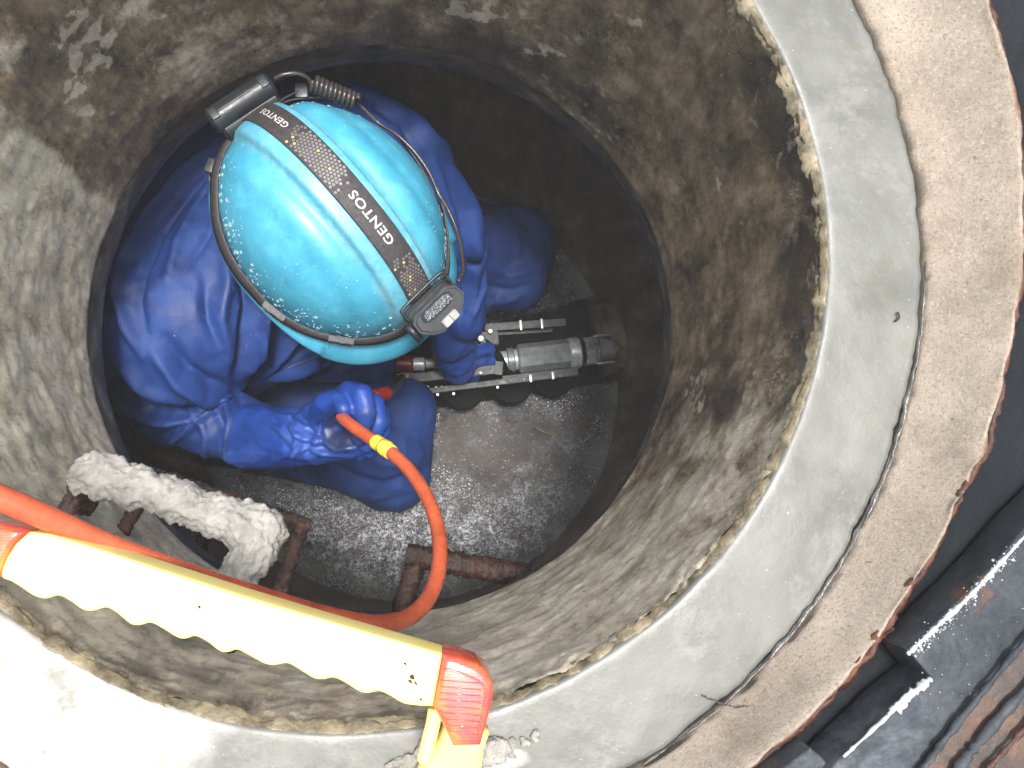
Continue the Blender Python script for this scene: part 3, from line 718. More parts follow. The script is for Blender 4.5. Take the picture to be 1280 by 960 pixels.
# ------------------------------------------------------------------ orange hose
hp = [(-160, 575, .075), (-60, 598, .066), (0, 622, .058), (60, 648, .047), (130, 680, .032), (200, 706, .018), (260, 727, 0.0), (320, 745, -.02), (380, 763, -.045), (430, 775, -.07), (470, 780, -.095), (505, 774, -.12), (530, 755, -.145), (545, 725, -.175), (550, 690, -.205), (546, 655, -.235), (533, 620, -.265), (512, 588, -.295), (487, 564, -.32), (460, 546, -.345), (440, 532, -.365), (428, 522, -.385)]
hw = thing('hose', 'orange hose curving down from over the yellow handle to the gloved hand', 'hose')
HP = catmull([at(x, y, z=z) for x, y, z in hp], 12)
tube('hose_line', HP, .0066, M_HOSE, hw, 20)
i0 = min(range(len(HP)), key=lambda i: (Vector(pix(HP[i]))-Vector((481, 561))).length)
tube('tape_band', HP[i0-3:i0+7], .0078, M_TAPE, hw, 20, .05, 300)
tube('tape_band', HP[i0-1:i0+3], .0083, M_TAPE, hw, 20, .04, 300)
HP2 = catmull([at(*q[:2], z=q[2]) for q in ((428, 522, -.385), (435, 505, -.42), (455, 497, -.46), (478, 492, -.56), (492, 486, -.66))], 8)
tube('hose_line', HP2, .0068, M_HOSE, hw, 16)
cyl('red_sleeve', at(466, 496, z=-.50), at(484, 491, z=-.52), .0088, .0088, simple('red_fitting', (.20, .012, .010), .35), hw, 20, .001)
tube('pigtail', catmull([at(484, 491, z=-.52), at(494, 485, z=-.62), at(500, 478, z=-.8), at(504, 470, z=-.98)], 6), .006, simple('dark_green_cable', (.02, .05, .03), .4), hw, 10, .2, 90)

# ------------------------------------------------------------------ hard hat
HA, HB, HH = .121, .101, .105
hx = Vector((.665, -.74, -.20)).normalized()        # towards the peak
hzv = Vector((.10, .10, 1)); hy = hzv.cross(hx).normalized(); hzv = hx.cross(hy).normalized()
HM = Matrix((hx, hy, hzv)).transposed()
HC = at(419, 283, d=.800)
def hsurf(phi, th, off=0):
    """phi 0 at the crown .. pi/2 at the rim; th around, 0 = front"""
    c, s = math.cos(phi), math.sin(phi); e = .86
    cs = lambda q, e=e: math.copysign(abs(q)**e, q)
    rx = HA*(1.02 if math.cos(th) < 0 else 1.0)
    y0 = HB*math.sin(th)*(s**e)
    crown = HH*(abs(c)**.95)
    bump_ = 0
    ya = abs(y0); up = sst(.02, .5, c)
    bump_ += .0060*up*(1-sst(.021, .027, ya))                    # raised crown band
    bump_ += -.0020*up*math.exp(-((ya-.031)/.0055)**2)            # groove beside it
    bump_ += .0018*up*math.exp(-((ya-.047)/.009)**2)
    bump_ += -.0006*up*math.exp(-((ya-.060)/.006)**2)
    p = Vector((rx*math.cos(th)*(s**e), y0, crown))
    nn = Vector((p.x/HA**2, p.y/HB**2, p.z/HH**2)).normalized()
    return p+nn*(bump_+off)
def h2w(p): return HC+HM@p
hat = thing('hard_hat', 'wet turquoise hard hat with raised crown ridges and a short peak', 'hard hat')
NP, NTH = 90, 260
v = []; f = []; worn = []
brim = [(.000, -.002), (.004, -.004), (.010, -.0065), (.0, 0)]
def brimw(th):
    front = math.exp(-((((th+PI) % (2*PI))-PI)/1.12)**4)
    return .008+.018*front
for i in range(NTH):
    th = 2*PI*i/NTH
    for j in range(NP+1):
        ph = PI/2*j/NP+1e-4; p = hsurf(ph, th); v.append(h2w(p))
        ya = abs(HB*math.sin(th)*math.sin(ph)**.86)
        worn.append(.8*max(math.exp(-((ya-.024)/.006)**2), .75*math.exp(-((ya-.014)/.012)**2))*(.5+.7*max(0, nz(p, 30)+.35)))
    b = hsurf(PI/2, th); out = Vector((math.cos(th)/HA, math.sin(th)/HB, 0)).normalized(); w = brimw(th)
    for (k, dz) in ((.08, -.0025), (.3, -.004), (.6, -.0065), (.85, -.010), (1.0, -.0125), (1.02, -.0145), (.98, -.016), (.6, -.010), (.1, -.007), (-.2, -.007)):
        v.append(h2w(b+out*w*k+Vector((0, 0, dz-.012*k*(w > .02)*max(0, k))))); worn.append(0)
M_ = NP+11
for i in range(NTH):
    i2 = (i+1) % NTH
    for j in range(M_-1): f.append((i*M_+j, i*M_+j+1, i2*M_+j+1, i2*M_+j))
sh = pydata('shell', v, f, M_HELM, hat)
wa = sh.data.attributes.new('worn', 'FLOAT', 'POINT'); wa.data.foreach_set('value', worn)
# drops of water on the shell
V = []; Fc = []; random.seed(4)
uv = [(math.cos(2*PI*k/8), math.sin(2*PI*k/8)) for k in range(8)]
def drop(p, nn, r_):
    o_ = len(V); q = nn.to_track_quat('Z', 'Y'); st = random.uniform(.8, 1.5)
    V.append(p+nn*r_*.55)
    for (rr, hh) in ((.6, .42), (1., 0), (.9, -.12)):
        for c_, s_ in uv: V.append(p+q@Vector((c_*r_*rr*st, s_*r_*rr, hh*r_)))
    V.append(p-nn*r_*.12)
    for k in range(8):
        k2 = (k+1) % 8; Fc.append((o_, o_+1+k, o_+1+k2))
        for m_ in (0, 8): Fc.append((o_+1+m_+k, o_+9+m_+k, o_+9+m_+k2, o_+1+m_+k2))
        Fc.append((o_+17+k2, o_+17+k, o_+25))
cnt = 0
while cnt < 620:
    ph = math.acos(random.random()**.8); th = random.uniform(-PI, PI)
    near = sst(.9, 1.5, ph)
    wgt = .16+.7*near*(1 if -2.2 < th < -.2 else .35)
    if random.random() > wgt*(.35+.9*max(0, nz((ph*2, th, 3), 1.6)+.4)): continue
    p = hsurf(ph, th, .0001); e = .01
    nn = (hsurf(ph+e, th)-hsurf(ph-e, th)).cross(hsurf(ph, th+e)-hsurf(ph, th-e)); nn.normalize()
    if nn.dot(p) < 0: nn = -nn
    drop(h2w(p), HM@nn, random.choice((.0006, .0007, .0008, .0008, .0010, .0013, .0020) if near > .3 else (.0004, .0005, .0006)))
    cnt += 1
tag(pydata('water_drops', V, Fc, M_DROP, hat), kind='stuff')
for th_, k in ((2.2, 0), (-2.2, 0)):     # inner headband hidden under the shell
    pass
cyl('headband', h2w(Vector((0, 0, -.016))), h2w(Vector((0, 0, .012))), .088, .088, M_PLAS, hat, 40)

# ------------------------------------------------------------------ headlamp on the hat
hl = thing('headlamp', 'head torch strapped round the turquoise hard hat', 'headlamp')
SW = .0135    # half width of the crown strap
def crown_pt(t, y, off=.0032):
    """t -1 (rear) .. 1 (front) along the middle of the hat"""
    ph = abs(t)*PI/2*.99+1e-3
    y_ = y+.002
    e = .86; s = math.sin(ph)
    x = HA*math.copysign(s**e, t); c = math.cos(ph)
    z = HH*abs(c)**.95; sc = math.sqrt(max(.05, 1-(y_/HB)**2))
    nn = Vector((x/HA**2, 0, z/HH**2)).normalized()
    return Vector((x, y_, z))+nn*(off+.006*sst(.02, .5, c))
# arc length table so that print is not stretched
T = [-1+2*i/400 for i in range(401)]; AL = [0]
for i in range(400): AL.append(AL[-1]+(crown_pt(T[i+1], 0)-crown_pt(T[i], 0)).length)
TOT = AL[-1]
def t_of(s):
    s = max(0, min(TOT, s)); import bisect
    i = min(399, max(0, bisect.bisect(AL, s)-1)); return T[i]+(T[i+1]-T[i])*(s-AL[i])/max(1e-9, AL[i+1]-AL[i])
v = []; f = []
for i in range(121):
    s = TOT*i/120; t_ = t_of(s)
    for (y, o_) in ((-SW, .0016), (-SW, .0030), (-SW+.001, .0036), (0, .0038), (SW-.001, .0036), (SW, .0030), (SW, .0016)):
        v.append(h2w(crown_pt(t_, y, o_)))
for i in range(120):
    for j in range(6): f.append((i*7+j, i*7+j+1, (i+1)*7+j+1, (i+1)*7+j))
strap = pydata('crown_strap', v, f, M_STRAP, hl)
def strap_text(txt, s_mid, size, y0, m, parent, name='lettering'):
    cu = bpy.data.curves.new('txt', 'FONT'); cu.body = txt; cu.size = size; cu.align_x = 'CENTER'; cu.align_y = 'CENTER'; cu.resolution_u = 3; cu.offset = size*.018; cu.space_character = 1.08
    to = bpy.data.objects.new('txt', cu); COL.objects.link(to)
    dg = bpy.context.evaluated_depsgraph_get(); dg.update()
    me = bpy.data.meshes.new_from_object(to.evaluated_get(dg)); bpy.data.objects.remove(to)
    bm = bmesh.new(); bm.from_mesh(me); bmesh.ops.triangulate(bm, faces=bm.faces)
    for _ in range(2): bmesh.ops.subdivide_edges(bm, edges=[e for e in bm.edges if e.calc_length() > .0035], cuts=1)
    for vt in bm.verts:
        # text runs from the front towards the rear
        s = s_mid-vt.co.x*1.12; y = y0-vt.co.y*.95
        vt.co = h2w(crown_pt(t_of(s), y, .0042))
    me2 = bpy.data.meshes.new(name); bm.to_mesh(me2); bm.free(); me2.name = name
    return link(name, me2, m, parent)
strap_text('GENTOS', TOT*.565, .0122, 0.001, M_PRINT, strap)
strap_text('GENTOS', TOT*.222, .0094, 0.001, M_PRINT, strap)
def dots(name, spots, m):
    V = []; Fc = []
    for (s, y, r_) in spots:
        o_ = len(V)
        for k in range(6): w = PI/3*k; V.append(h2w(crown_pt(t_of(s+r_*math.cos(w)), y+r_*math.sin(w), .0043)))
        Fc.append(tuple(range(o_, o_+6)))
    return tag(pydata(name, V, Fc, m, strap, False), kind='stuff')
G = []; Yl = []
for (s0, s1_) in ((.295, .475), (.675, .95)):
    i = 0; s = TOT*s0
    while s < TOT*s1_:
        k = (s-TOT*s0)/(TOT*(s1_-s0))
        for j in range(-4, 5):
            y = j*.0035+(.00175 if i % 2 else 0)
            if abs(y) > SW-.0015: continue
            edge_ = abs(k-.5)*2
            if edge_ > .72 and random.random() < (edge_-.55)*1.6: continue
            (Yl if random.random() < .07 else G).append((s, y, .00150))
        s += .0031; i += 1
dots('printed_dots', G, M_DOTS); dots('printed_dots', Yl, M_DOTY)
# band round the hat
def band_pt(th, h, off=.0025):
    c, s = math.cos(th), math.sin(th)
    sag = .010+.006*math.cos(2*th)-.003*math.sin(th)
    z = sag+h; q = max(0.0, 1-(z/HH)**2)**.5
    return Vector(((HA+off)*c*q, (HB+off)*s*q, z))
v = []; f = []; NB = 200
for i in range(NB):
    th = 2*PI*i/NB; tw = .0080*(.75+.35*math.sin(3*th+1)); 
    for (h, o_) in ((-tw, .0018), (-tw, .0036), (0, .0042), (tw, .0040), (tw, .0022)): v.append(h2w(band_pt(th, h, o_+.0012*abs(math.sin(4*th))+(.0045 if h < 0 else 0)+(.0020 if h == 0 else 0))))
for i in range(NB):
    i2 = (i+1) % NB
    for j in range(4): f.append((i*5+j, i2*5+j, i2*5+j+1, i*5+j+1))
band = pydata('band_strap', v, f, M_STRAP, hl)
V = []; Fc = []
for i in range(150):
    th = -PI+.45+1.15*i/150
    for j in (-1, 0, 1, 2):
        o_ = len(V); r_ = .0011
        for k in range(6):
            w = PI/3*k; V.append(h2w(band_pt(th+(.006 if j % 2 else 0)+r_*math.cos(w)/HB, .0028*j-.001+r_*math.sin(w), .0050)))
        Fc.append(tuple(range(o_, o_+6)))
    if i % 2 == 0: pass
tag(pydata('printed_dots', V, Fc, M_DOTS, band, False), kind='stuff')
def buckle(th, h, sz, nm='buckle'):
    p = band_pt(th, h, .006); nn = Vector((math.cos(th)/HA, math.sin(th)/HB, .25)).normalized(); tn = Vector((-math.sin(th)*HA, math.cos(th)*HB, 0)).normalized()
    b_ = thing_part = None
    Mx = HM@Matrix((tn, nn.cross(tn).normalized(), nn)).transposed()
    bm = bmesh.new()
    bx(bm, h2w(p+tn*sz*.5), (sz*.16, sz*.75, .004), Mx, .0008); bx(bm, h2w(p-tn*sz*.5), (sz*.16, sz*.75, .004), Mx, .0008)
    bx(bm, h2w(p), (sz*1.0, sz*.14, .0035), Mx, .0006); bx(bm, h2w(p+Mx.inverted()@Vector((0, 0, 0))+nn*.001), (sz*.2, sz*.8, .003), Mx, .0006)
    nb_ = (HM.inverted()@(Mx@Vector((0, 1, 0))))
    bx(bm, h2w(p+nb_*sz*.36), (sz*1.1, sz*.13, .004), Mx, .0006); bx(bm, h2w(p-nb_*sz*.36), (sz*1.1, sz*.13, .004), Mx, .0006)
    return frombm(nm, bm, M_PLAS, hl, angle=35)
buckle(-1.35, .0, .020); buckle(-.78, .0, .020)
# battery case at the rear
bc = h2w(crown_pt(-.93, 0, .022)); bax = (at(341, 108, z=0)-at(262, 160, z=0)).normalized()
bc = at(302, 129, z=bc.z+.012)
cyl('battery_case', bc-bax*.034, bc+bax*.034, .0125, .0125, M_PLAS, hl, 32, .003, 30)
Bm = orient(bax)
cyl('case_back', bc-bax*.031+Vector((0.006, -.006, -.010)), bc+bax*.031+Vector((0.006, -.006, -.010)), .0125, .0125, M_PLAS, hl, 32, .003, 30)
for k in (-1, 1):
    box('case_clip', bc+bax*.027*k+Vector((0, 0, .0105)), (.008, .011, .006), M_PLAS, hl, Bm, .0012)
box('case_ridge', bc+Vector((0, 0, .0125)), (.046, .0022, .002), M_PLAS, hl, Bm, .0006)
box('strap_anchor', bc+Vector((.015, -.016, -.006)), (.030, .014, .004), M_PLAS, hl, orient((.7, .7, 0)), .001)
# loose rear strap loops from the case to the band
def flat(name, pts, w, m, parent, th=.0014, nrm=None):
    P = catmull(pts, 10); v = []; f = []
    for i, p in enumerate(P):
        t_ = (P[min(i+1, len(P)-1)]-P[max(i-1, 0)]).normalized(); nn = (nrm or (p-HC)).copy(); nn = (nn-t_*nn.dot(t_)).normalized(); s_ = t_.cross(nn)
        for a_, b_ in ((-1, 0), (-1, 1), (1, 1), (1, 0)): v.append(p+s_*w*a_+nn*th*b_)
    n_ = len(P)
    for i in range(n_-1):
        for j in range(4): f.append((i*4+j, i*4+(j+1) % 4, (i+1)*4+(j+1) % 4, (i+1)*4+j))
    f += [(3, 2, 1, 0), tuple((n_-1)*4+k for k in range(4))]
    me = bpy.data.meshes.new(name); me.from_pydata([tuple(q) for q in v], [], f); me.update()
    return link(name, me, m, parent)
def hz_(x, y, d): return at(x, y, d=d)
flat('rear_strap', [hz_(296, 160, .755), hz_(282, 184, .765), hz_(268, 204, .775), hz_(264, 226, .780), hz_(270, 255, .78)], .006, M_STRAP, hl)
flat('rear_strap', [hz_(300, 164, .755), hz_(288, 190, .765), hz_(275, 212, .775), hz_(268, 235, .780)], .005, M_STRAP, hl)
flat('rear_strap', [hz_(344, 131, .745), hz_(362, 120, .755), hz_(385, 114, .765), hz_(410, 118, .77), hz_(440, 130, .775)], .006, M_STRAP, hl)
flat('rear_strap', [hz_(340, 136, .745), hz_(362, 127, .755), hz_(392, 124, .765), hz_(420, 127, .77)], .005, M_STRAP, hl)
box('slider', hz_(377, 114, .757), (.012, .014, .006), M_PLAS, hl, orient((1, .05, 0)), .0015)
box('slider', hz_(265, 208, .765), (.014, .010, .006), M_PLAS, hl, orient((.3, 1, 0)), .0015)
# coiled cable
cA = [hz_(343, 98, .735), hz_(355, 93, .733), hz_(372, 92, .735), hz_(385, 98, .742), hz_(390, 108, .748)]
tube('cable', catmull(cA, 8), .0020, M_CABLE, hl, 10)
c0, c1 = hz_(390, 104, .748), hz_(446, 127, .760); ca_ = (c1-c0).normalized(); cu_ = Vector((0, 0, 1)); cb = ca_.cross(cu_).normalized(); cu_ = cb.cross(ca_)
tube('coil', [c0.lerp(c1, k/220)+(cu_*math.cos(2*PI*k/22)+cb*math.sin(2*PI*k/22))*.0068 for k in range(221)], .00235, M_CABLE, hl, 8)
cab = [hz_(446, 127, .765), hz_(457, 140, .775), hz_(475, 155, .778), hz_(498, 170, .785), hz_(520, 192, .79), hz_(537, 217, .795), hz_(548, 242, .80), hz_(560, 262, .80), hz_(571, 288, .80), hz_(577, 315, .795), hz_(579, 338, .785), hz_(573, 352, .775)]
tube('cable', catmull(cab, 8), .0019, M_CABLE, hl, 10)
flat('side_strap', [hz_(448, 131, .77), hz_(470, 152, .778), hz_(497, 172, .79), hz_(522, 205, .797), hz_(540, 240, .80), hz_(551, 275, .805), hz_(557, 310, .805), hz_(556, 340, .80), hz_(545, 358, .785)], .0028, M_STRAP, hl)
flat('side_strap', [hz_(546, 235, .80), hz_(553, 260, .803), hz_(558, 290, .803), hz_(560, 322, .80), hz_(556, 350, .79)], .0022, M_STRAP, hl)
# lamp head
lc = at(550, 389, d=.728)
lx = at(577, 362, d=.73)-at(524, 414, d=.73); lx.normalize(); ly = Vector((lx.y, -lx.x, 0)).normalized(); 
tilt = Matrix.Rotation(R(-24), 3, lx); ly = tilt@ly
if ly.z > 0: ly = Matrix.Rotation(R(48), 3, lx)@ly
lz = lx.cross(ly); 
if lz.z < 0: lz = -lz
LM = Matrix((lx, ly, lz)).transposed()
def lamp_prism(name, outl, z0, z1, m, bev=.002):
    bm = bmesh.new(); a_ = [bm.verts.new((x, y, z1)) for x, y in outl]; b_ = [bm.verts.new((x*.94, y*.94, z0)) for x, y in outl]; n_ = len(outl)
    bm.faces.new(a_); bm.faces.new(b_[::-1])
    for k in range(n_): bm.faces.new((a_[k], b_[k], b_[(k+1) % n_], a_[(k+1) % n_]))
    bmesh.ops.recalc_face_normals(bm, faces=bm.faces)
    es = [e for e in bm.edges if e.verts[0].co.z > z1-1e-6 and e.verts[1].co.z > z1-1e-6]
    bmesh.ops.bevel(bm, geom=es, offset=bev, segments=3, affect='EDGES')
    for v_ in bm.verts: v_.co = lc+LM@v_.co
    return frombm(name, bm, m, hl, angle=40)
k = .00073
# outline in the lamp's own frame: x along lx, y along ly (towards the button), units px
hexo = [(-37, -12), (-28, -19), (26, -19), (36, -11), (39, 4), (28, 15), (18, 21), (-14, 23), (-27, 16), (-38, 2)]
head = lamp_prism('lamp_head', [(x*k, y*k) for x, y in hexo], -.016, .004, M_LGREY, .003)
head2 = lamp_prism('lamp_back', [(x*k*1.08, (y-4)*k*1.05) for x, y in hexo], -.026, -.011, M_PLAS, .002)
lamp_prism('lens_bezel', [(x*k, (y-6)*k) for x, y in ((-25, -7), (-17, -11), (17, -11), (25, -7), (25, 2), (15, 6), (-15, 6), (-25, 2))], .003, .0062, M_PLAS, .0008)
lens = lamp_prism('lens', [(x*k, (y-7)*k) for x, y in ((-21, -5), (-15, -8), (15, -8), (21, -5), (21, 2), (13, 4), (-13, 4), (-21, 2))], .004, .0078, M_LENS, .0012)
for r_ in range(2):
    for q in range(6):
        p = lc+LM@Vector(((-16+q*6.4+r_*3)*k, (-11+r_*6)*k, .0078)); blob_ = cyl('led', p-lz*.001, p+lz*.0016, .0020, .0012, M_LENS, lens, 8)
lamp_prism('button', [((x+2)*k, (y+14)*k) for x, y in ((-11, -4), (-9, -5), (12, -5), (13, -4), (13, 4), (11, 6), (-9, 6), (-11, 5))], .003, .0070, M_BTN, .0008)
lamp_prism('button_line', [((x+4)*k, (y+14.5)*k) for x, y in ((-.5, -5), (.5, -5), (.5, 5.5), (-.5, 5.5))], .006, .0074, M_LGREY, .0001)
fr_ = [Vector((x*k, y*k, -.004)) for x, y in ((-36, -16), (-36, -30), (-28, -34), (28, -34), (36, -30), (36, -16))]
tube('tilt_bracket', catmull([lc+LM@p for p in fr_], 6), .0017, M_PLAS, hl, 8)
tube('hinge', [lc+LM@Vector((-41*k, -10*k, -.012)), lc+LM@Vector((-41*k, 14*k, -.012))], .004, M_PLAS, hl, 10)

# ------------------------------------------------------------------ the worker
per = thing('person', 'crouching worker in blue rainwear and gloves, seen from above in the shaft', 'person')
def C(a, b):
    return (at(a[0], a[1], d=a[2]), at(b[0], b[1], d=b[2]), a[3], b[3])
# joints: px, py, depth, radius
j = dict(pel=(270, 400, 1.40, .135), mid=(285, 365, 1.22, .135), chest=(330, 320, 1.08, .120), neck=(385, 300, .98, .055),
    shR=(240, 395, 1.02, .098), elR=(212, 488, 1.10, .062), wrR=(330, 538, 1.03, .040), shL=(452, 215, 1.02, .080), elL=(562, 330, 1.22, .055), wrL=(566, 420, 1.33, .044),
    knR=(478, 562, 1.43, .083), knL=(628, 312, 1.46, .078), anR=(330, 560, 1.56, .05), anL=(470, 250, 1.58, .05), hipR=(300, 460, 1.42, .115), hipL=(380, 330, 1.42, .115))
def sk(x, q): return (x[0], x[1], x[2], x[3]*q)
bones = [('pel', 'mid'), ('mid', 'chest'), ('chest', 'neck'), ('chest', 'shR'), ('chest', 'shL'), ('mid', 'shR'), ('mid', 'shL'), ('shR', 'elR'), ('elR', 'wrR'), ('shL', 'elL'), ('elL', 'wrL'), ('hipR', 'knR'), ('hipL', 'knL'), ('knR', 'anR'), ('knL', 'anL'), ('pel', 'hipR'), ('pel', 'hipL')]
# the body itself (skin): head with face, trunk and limbs as one surface
caps = [C(sk(j[a], .58), sk(j[b], .58)) for a, b in bones]
face = Vector((hx.x, hx.y, -.9)).normalized()
hc = HC+Vector((0, 0, -.045)); chin = hc-HM@Vector((-.035, 0, .115))
caps += [(hc, hc+HM@Vector((-.02, 0, .02)), .078, .080), (hc, chin, .070, .034), (at(*j['neck'][:2], d=j['neck'][2]), hc, .055, .055)]
nose = hc+HM@Vector((.082, 0, -.055)); caps += [(nose+HM@Vector((-.02, 0, .03)), nose, .008, .012)]
for s_ in (1, -1):
    caps += [(hc+HM@Vector((-.005, .076*s_, -.045)), hc+HM@Vector((-.008, .078*s_, -.07)), .012, .009)]
    caps += [(hc+HM@Vector((.062, .030*s_, -.035)), hc+HM@Vector((.062, .020*s_, -.035)), .014, .014)]
caps += [(hc+HM@Vector((.064, -.02, -.086)), hc+HM@Vector((.064, .02, -.086)), .008, .008)]
body = blob('body', caps, .006, 3, M_SKIN, per)
for s_ in (1, -1): blob('eye', [(hc+HM@Vector((.072, .031*s_, -.037)), hc+HM@Vector((.0721, .031*s_, -.037)), .011, .011)], .0015, 1, simple('eye_white', (.6, .6, .6), .2), per)
blob('mouth', [(hc+HM@Vector((.074, -.018, -.086)), hc+HM@Vector((.074, .018, -.086)), .004, .004)], .0012, 1, simple('lips', (.3, .1, .09), .4), per)
blob('hair', [(hc+HM@Vector((-.03, 0, -.02)), hc+HM@Vector((-.02, 0, .02)), .080, .083)], .005, 2, M_HAIR, per)
for kn, an in (('knR', 'anR'), ('knL', 'anL')):
    A = at(*j[an][:2], d=j[an][2]); K = at(*j[kn][:2], d=j[kn][2]); u = (A-K); u.z = 0; u.normalize(); g0 = Vector((A.x, A.y, -1.055))
    blob('boot', [(g0-u*.02, g0-u*.14*0+Vector((0, 0, .05)), .046, .05), (g0, g0+u*.10, .044, .036)], .005, 3, M_BOOT, per)

# fold lines sculpted into the cloth: (points px), width px, height m
def segd(q, P):
    best = 1e9; bt = 0
    L = len(P)-1
    for i in range(L):
        ax, ay = P[i]; bx_, by_ = P[i+1]; dx, dy = bx_-ax, by_-ay
        t_ = max(0, min(1, ((q[0]-ax)*dx+(q[1]-ay)*dy)/(dx*dx+dy*dy)))
        d_ = math.hypot(q[0]-ax-dx*t_, q[1]-ay-dy*t_)
        if d_ < best: best = d_; bt = (i+t_)/L
    return best, bt
def sculpt(folds, amp, sc, drx=None, amp2=.002):
    boxes = []
    for (P, w, h) in folds:
        xs = [p[0] for p in P]; ys = [p[1] for p in P]; boxes.append((min(xs)-3*w, max(xs)+3*w, min(ys)-3*w, max(ys)+3*w))
    def fn(p, n_):
        d_ = 0
        if n_.dot((CAM-p).normalized()) > -.35:
            q = pix(p)
            for (P, w, h), b_ in zip(folds, boxes):
                if b_[0] < q[0] < b_[1] and b_[2] < q[1] < b_[3]:
                    ds, t_ = segd(q, P)
                    d_ += h*math.exp(-(ds/w)**2)*min(1, math.sin(PI*min(.97, max(.03, t_)))**.6+.05)
        a = nz(p, sc); u_ = Vector((p.x*.95+p.y*.3, (p.y*.95-p.x*.3)*.38, p.z*.55)); w_ = noise.noise(p*7)*.05
        r1 = 1-abs(noise.noise(u_*24+Vector((3+w_*20, 5, 1)))); r2 = 1-abs(noise.noise(u_*47+Vector((1, w_*30, 8)))); g_ = sst(-.2, .35, noise.noise(p*6+Vector((9, 2, 4))))
        d_ += amp*a+amp2*(r1**3-.55)*(.35+g_)+amp2*.40*(r2**3-.5)*(1-.5*g_)
        return p+n_*d_
    return fn
folds = [([(292, 165), (230, 215), (180, 275), (156, 330), (152, 370), (160, 410), (178, 445)], 7, .012),
    ([(300, 190), (245, 235), (200, 290), (176, 340), (172, 375), (182, 415)], 6, -.008),
    ([(265, 215), (250, 260), (222, 310), (208, 345)], 7, .007), ([(275, 240), (262, 290), (238, 330)], 6, -.006),
    ([(205, 425), (235, 462), (262, 480), (290, 486)], 9, -.010), ([(190, 440), (220, 478), (255, 500), (285, 503)], 8, .010),
    ([(150, 478), (185, 510), (225, 520), (275, 505)], 8, -.010), ([(148, 455), (180, 488), (222, 503)], 7, .007), ([(150, 510), (190, 527), (240, 530)], 6, .008),
    ([(205, 556), (235, 540), (262, 518), (285, 498)], 4, .010), ([(198, 548), (232, 530), (262, 505)], 4, -.008),
    ([(300, 330), (310, 380), (305, 430), (296, 470)], 7, -.013), ([(318, 330), (330, 390), (322, 440), (305, 472)], 6, .012), ([(345, 370), (352, 410), (335, 450), (310, 474)], 6, -.010), ([(365, 390), (370, 425), (345, 455), (318, 476)], 5, .008),
    ([(280, 300), (285, 350), (275, 400), (288, 450)], 10, .008), ([(255, 350), (262, 400), (280, 440)], 8, -.006),
    ([(440, 430), (410, 448), (370, 462), (330, 475)], 5, .010), ([(470, 435), (430, 458), (390, 474), (350, 480)], 4, -.010), ([(420, 420), (385, 440), (350, 452)], 4, -.007),
    ([(250, 520), (262, 545), (256, 572)], 5, .008), ([(278, 500), (292, 530), (286, 565), (300, 578)], 5, .010), ([(268, 505), (278, 535), (272, 570)], 4, -.008), ([(300, 500), (316, 525), (310, 560)], 4, -.008),
    ([(450, 115), (500, 150), (535, 200), (560, 260), (575, 330), (578, 390)], 6, -.010), ([(440, 105), (515, 145), (562, 205), (585, 262), (596, 330), (592, 390)], 6, .009),
    ([(550, 200), (575, 265), (588, 330), (575, 400)], 4, -.006), ([(545, 180), (600, 300), (606, 360), (585, 410)], 4, .006)]
caps = [C(j[a], j[b]) for a, b in [('pel', 'mid'), ('mid', 'chest'), ('chest', 'neck'), ('chest', 'shR'), ('chest', 'shL'), ('mid', 'shR'), ('mid', 'shL'), ('shR', 'elR'), ('shL', 'elL'), ('elL', 'wrL'), ('pel', 'hipR'), ('pel', 'hipL')]]
caps += [C((214, 492, 1.10, .060), (272, 528, 1.06, .047)), C((272, 528, 1.06, .047), (318, 540, 1.035, .038)),
    C((182, 430, 1.10, .056), (190, 512, 1.12, .042)), C((190, 500, 1.10, .048), (208, 530, 1.10, .027)), C((178, 470, 1.11, .050), (205, 515, 1.10, .046)),
    C((330, 400, 1.10, .075), (440, 440, 1.22, .040)), C((345, 420, 1.16, .07), (470, 455, 1.26, .03)), C((420, 230, 1.05, .09), (520, 300, 1.2, .07)),
    C((448, 152, 1.04, .048), (490, 200, 1.04, .062)), C((490, 200, 1.04, .062), (556, 300, 1.16, .052)), C((270, 430, 1.15, .09), (340, 380, 1.1, .1)), C((188, 395, 1.09, .064), (205, 310, 1.06, .085)), C((300, 215, 1.06, .085), (430, 170, 1.04, .070)), C((220, 290, 1.06, .088), (295, 215, 1.06, .088)), C((198, 330, 1.06, .090), (228, 415, 1.03, .102)),
    C((585, 310, 1.21, .035), (583, 400, 1.27, .034))]
coat = blob('jacket', caps, .0036, 9, M_COAT, per, sculpt([(P, w*.9, h*1.35) for P, w, h in folds], .0040, 7, None, .0032))
me_ = coat.data
def surf(px, py):
    d_ = (MC@Vector((px-640, -(py-480), -F))).normalized(); ok, P, nn, _ = coat.ray_cast(CAM, d_)
    return (P, nn) if ok else (None, None)
bpy.context.view_layer.update()
cp2 = [surf(x, y) for x, y in ((426, 427), (412, 436), (398, 443), (382, 450), (366, 456), (358, 460))]
if all(p[0] for p in cp2): tube('cord', catmull([p+nn*.002 for p, nn in cp2], 4), .0006, M_DOTS, per, 6)
V = []; Fc = []; random.seed(12)
for _ in range(260):
    x, y = random.gauss(255, 60), random.gauss(380, 60); P, nn = surf(x, y)
    if P is not None: drop(P, nn, random.choice((.0003, .0003, .0004, .0006)))
tag(pydata('water_drops', V, Fc, M_DROP, per), kind='stuff')
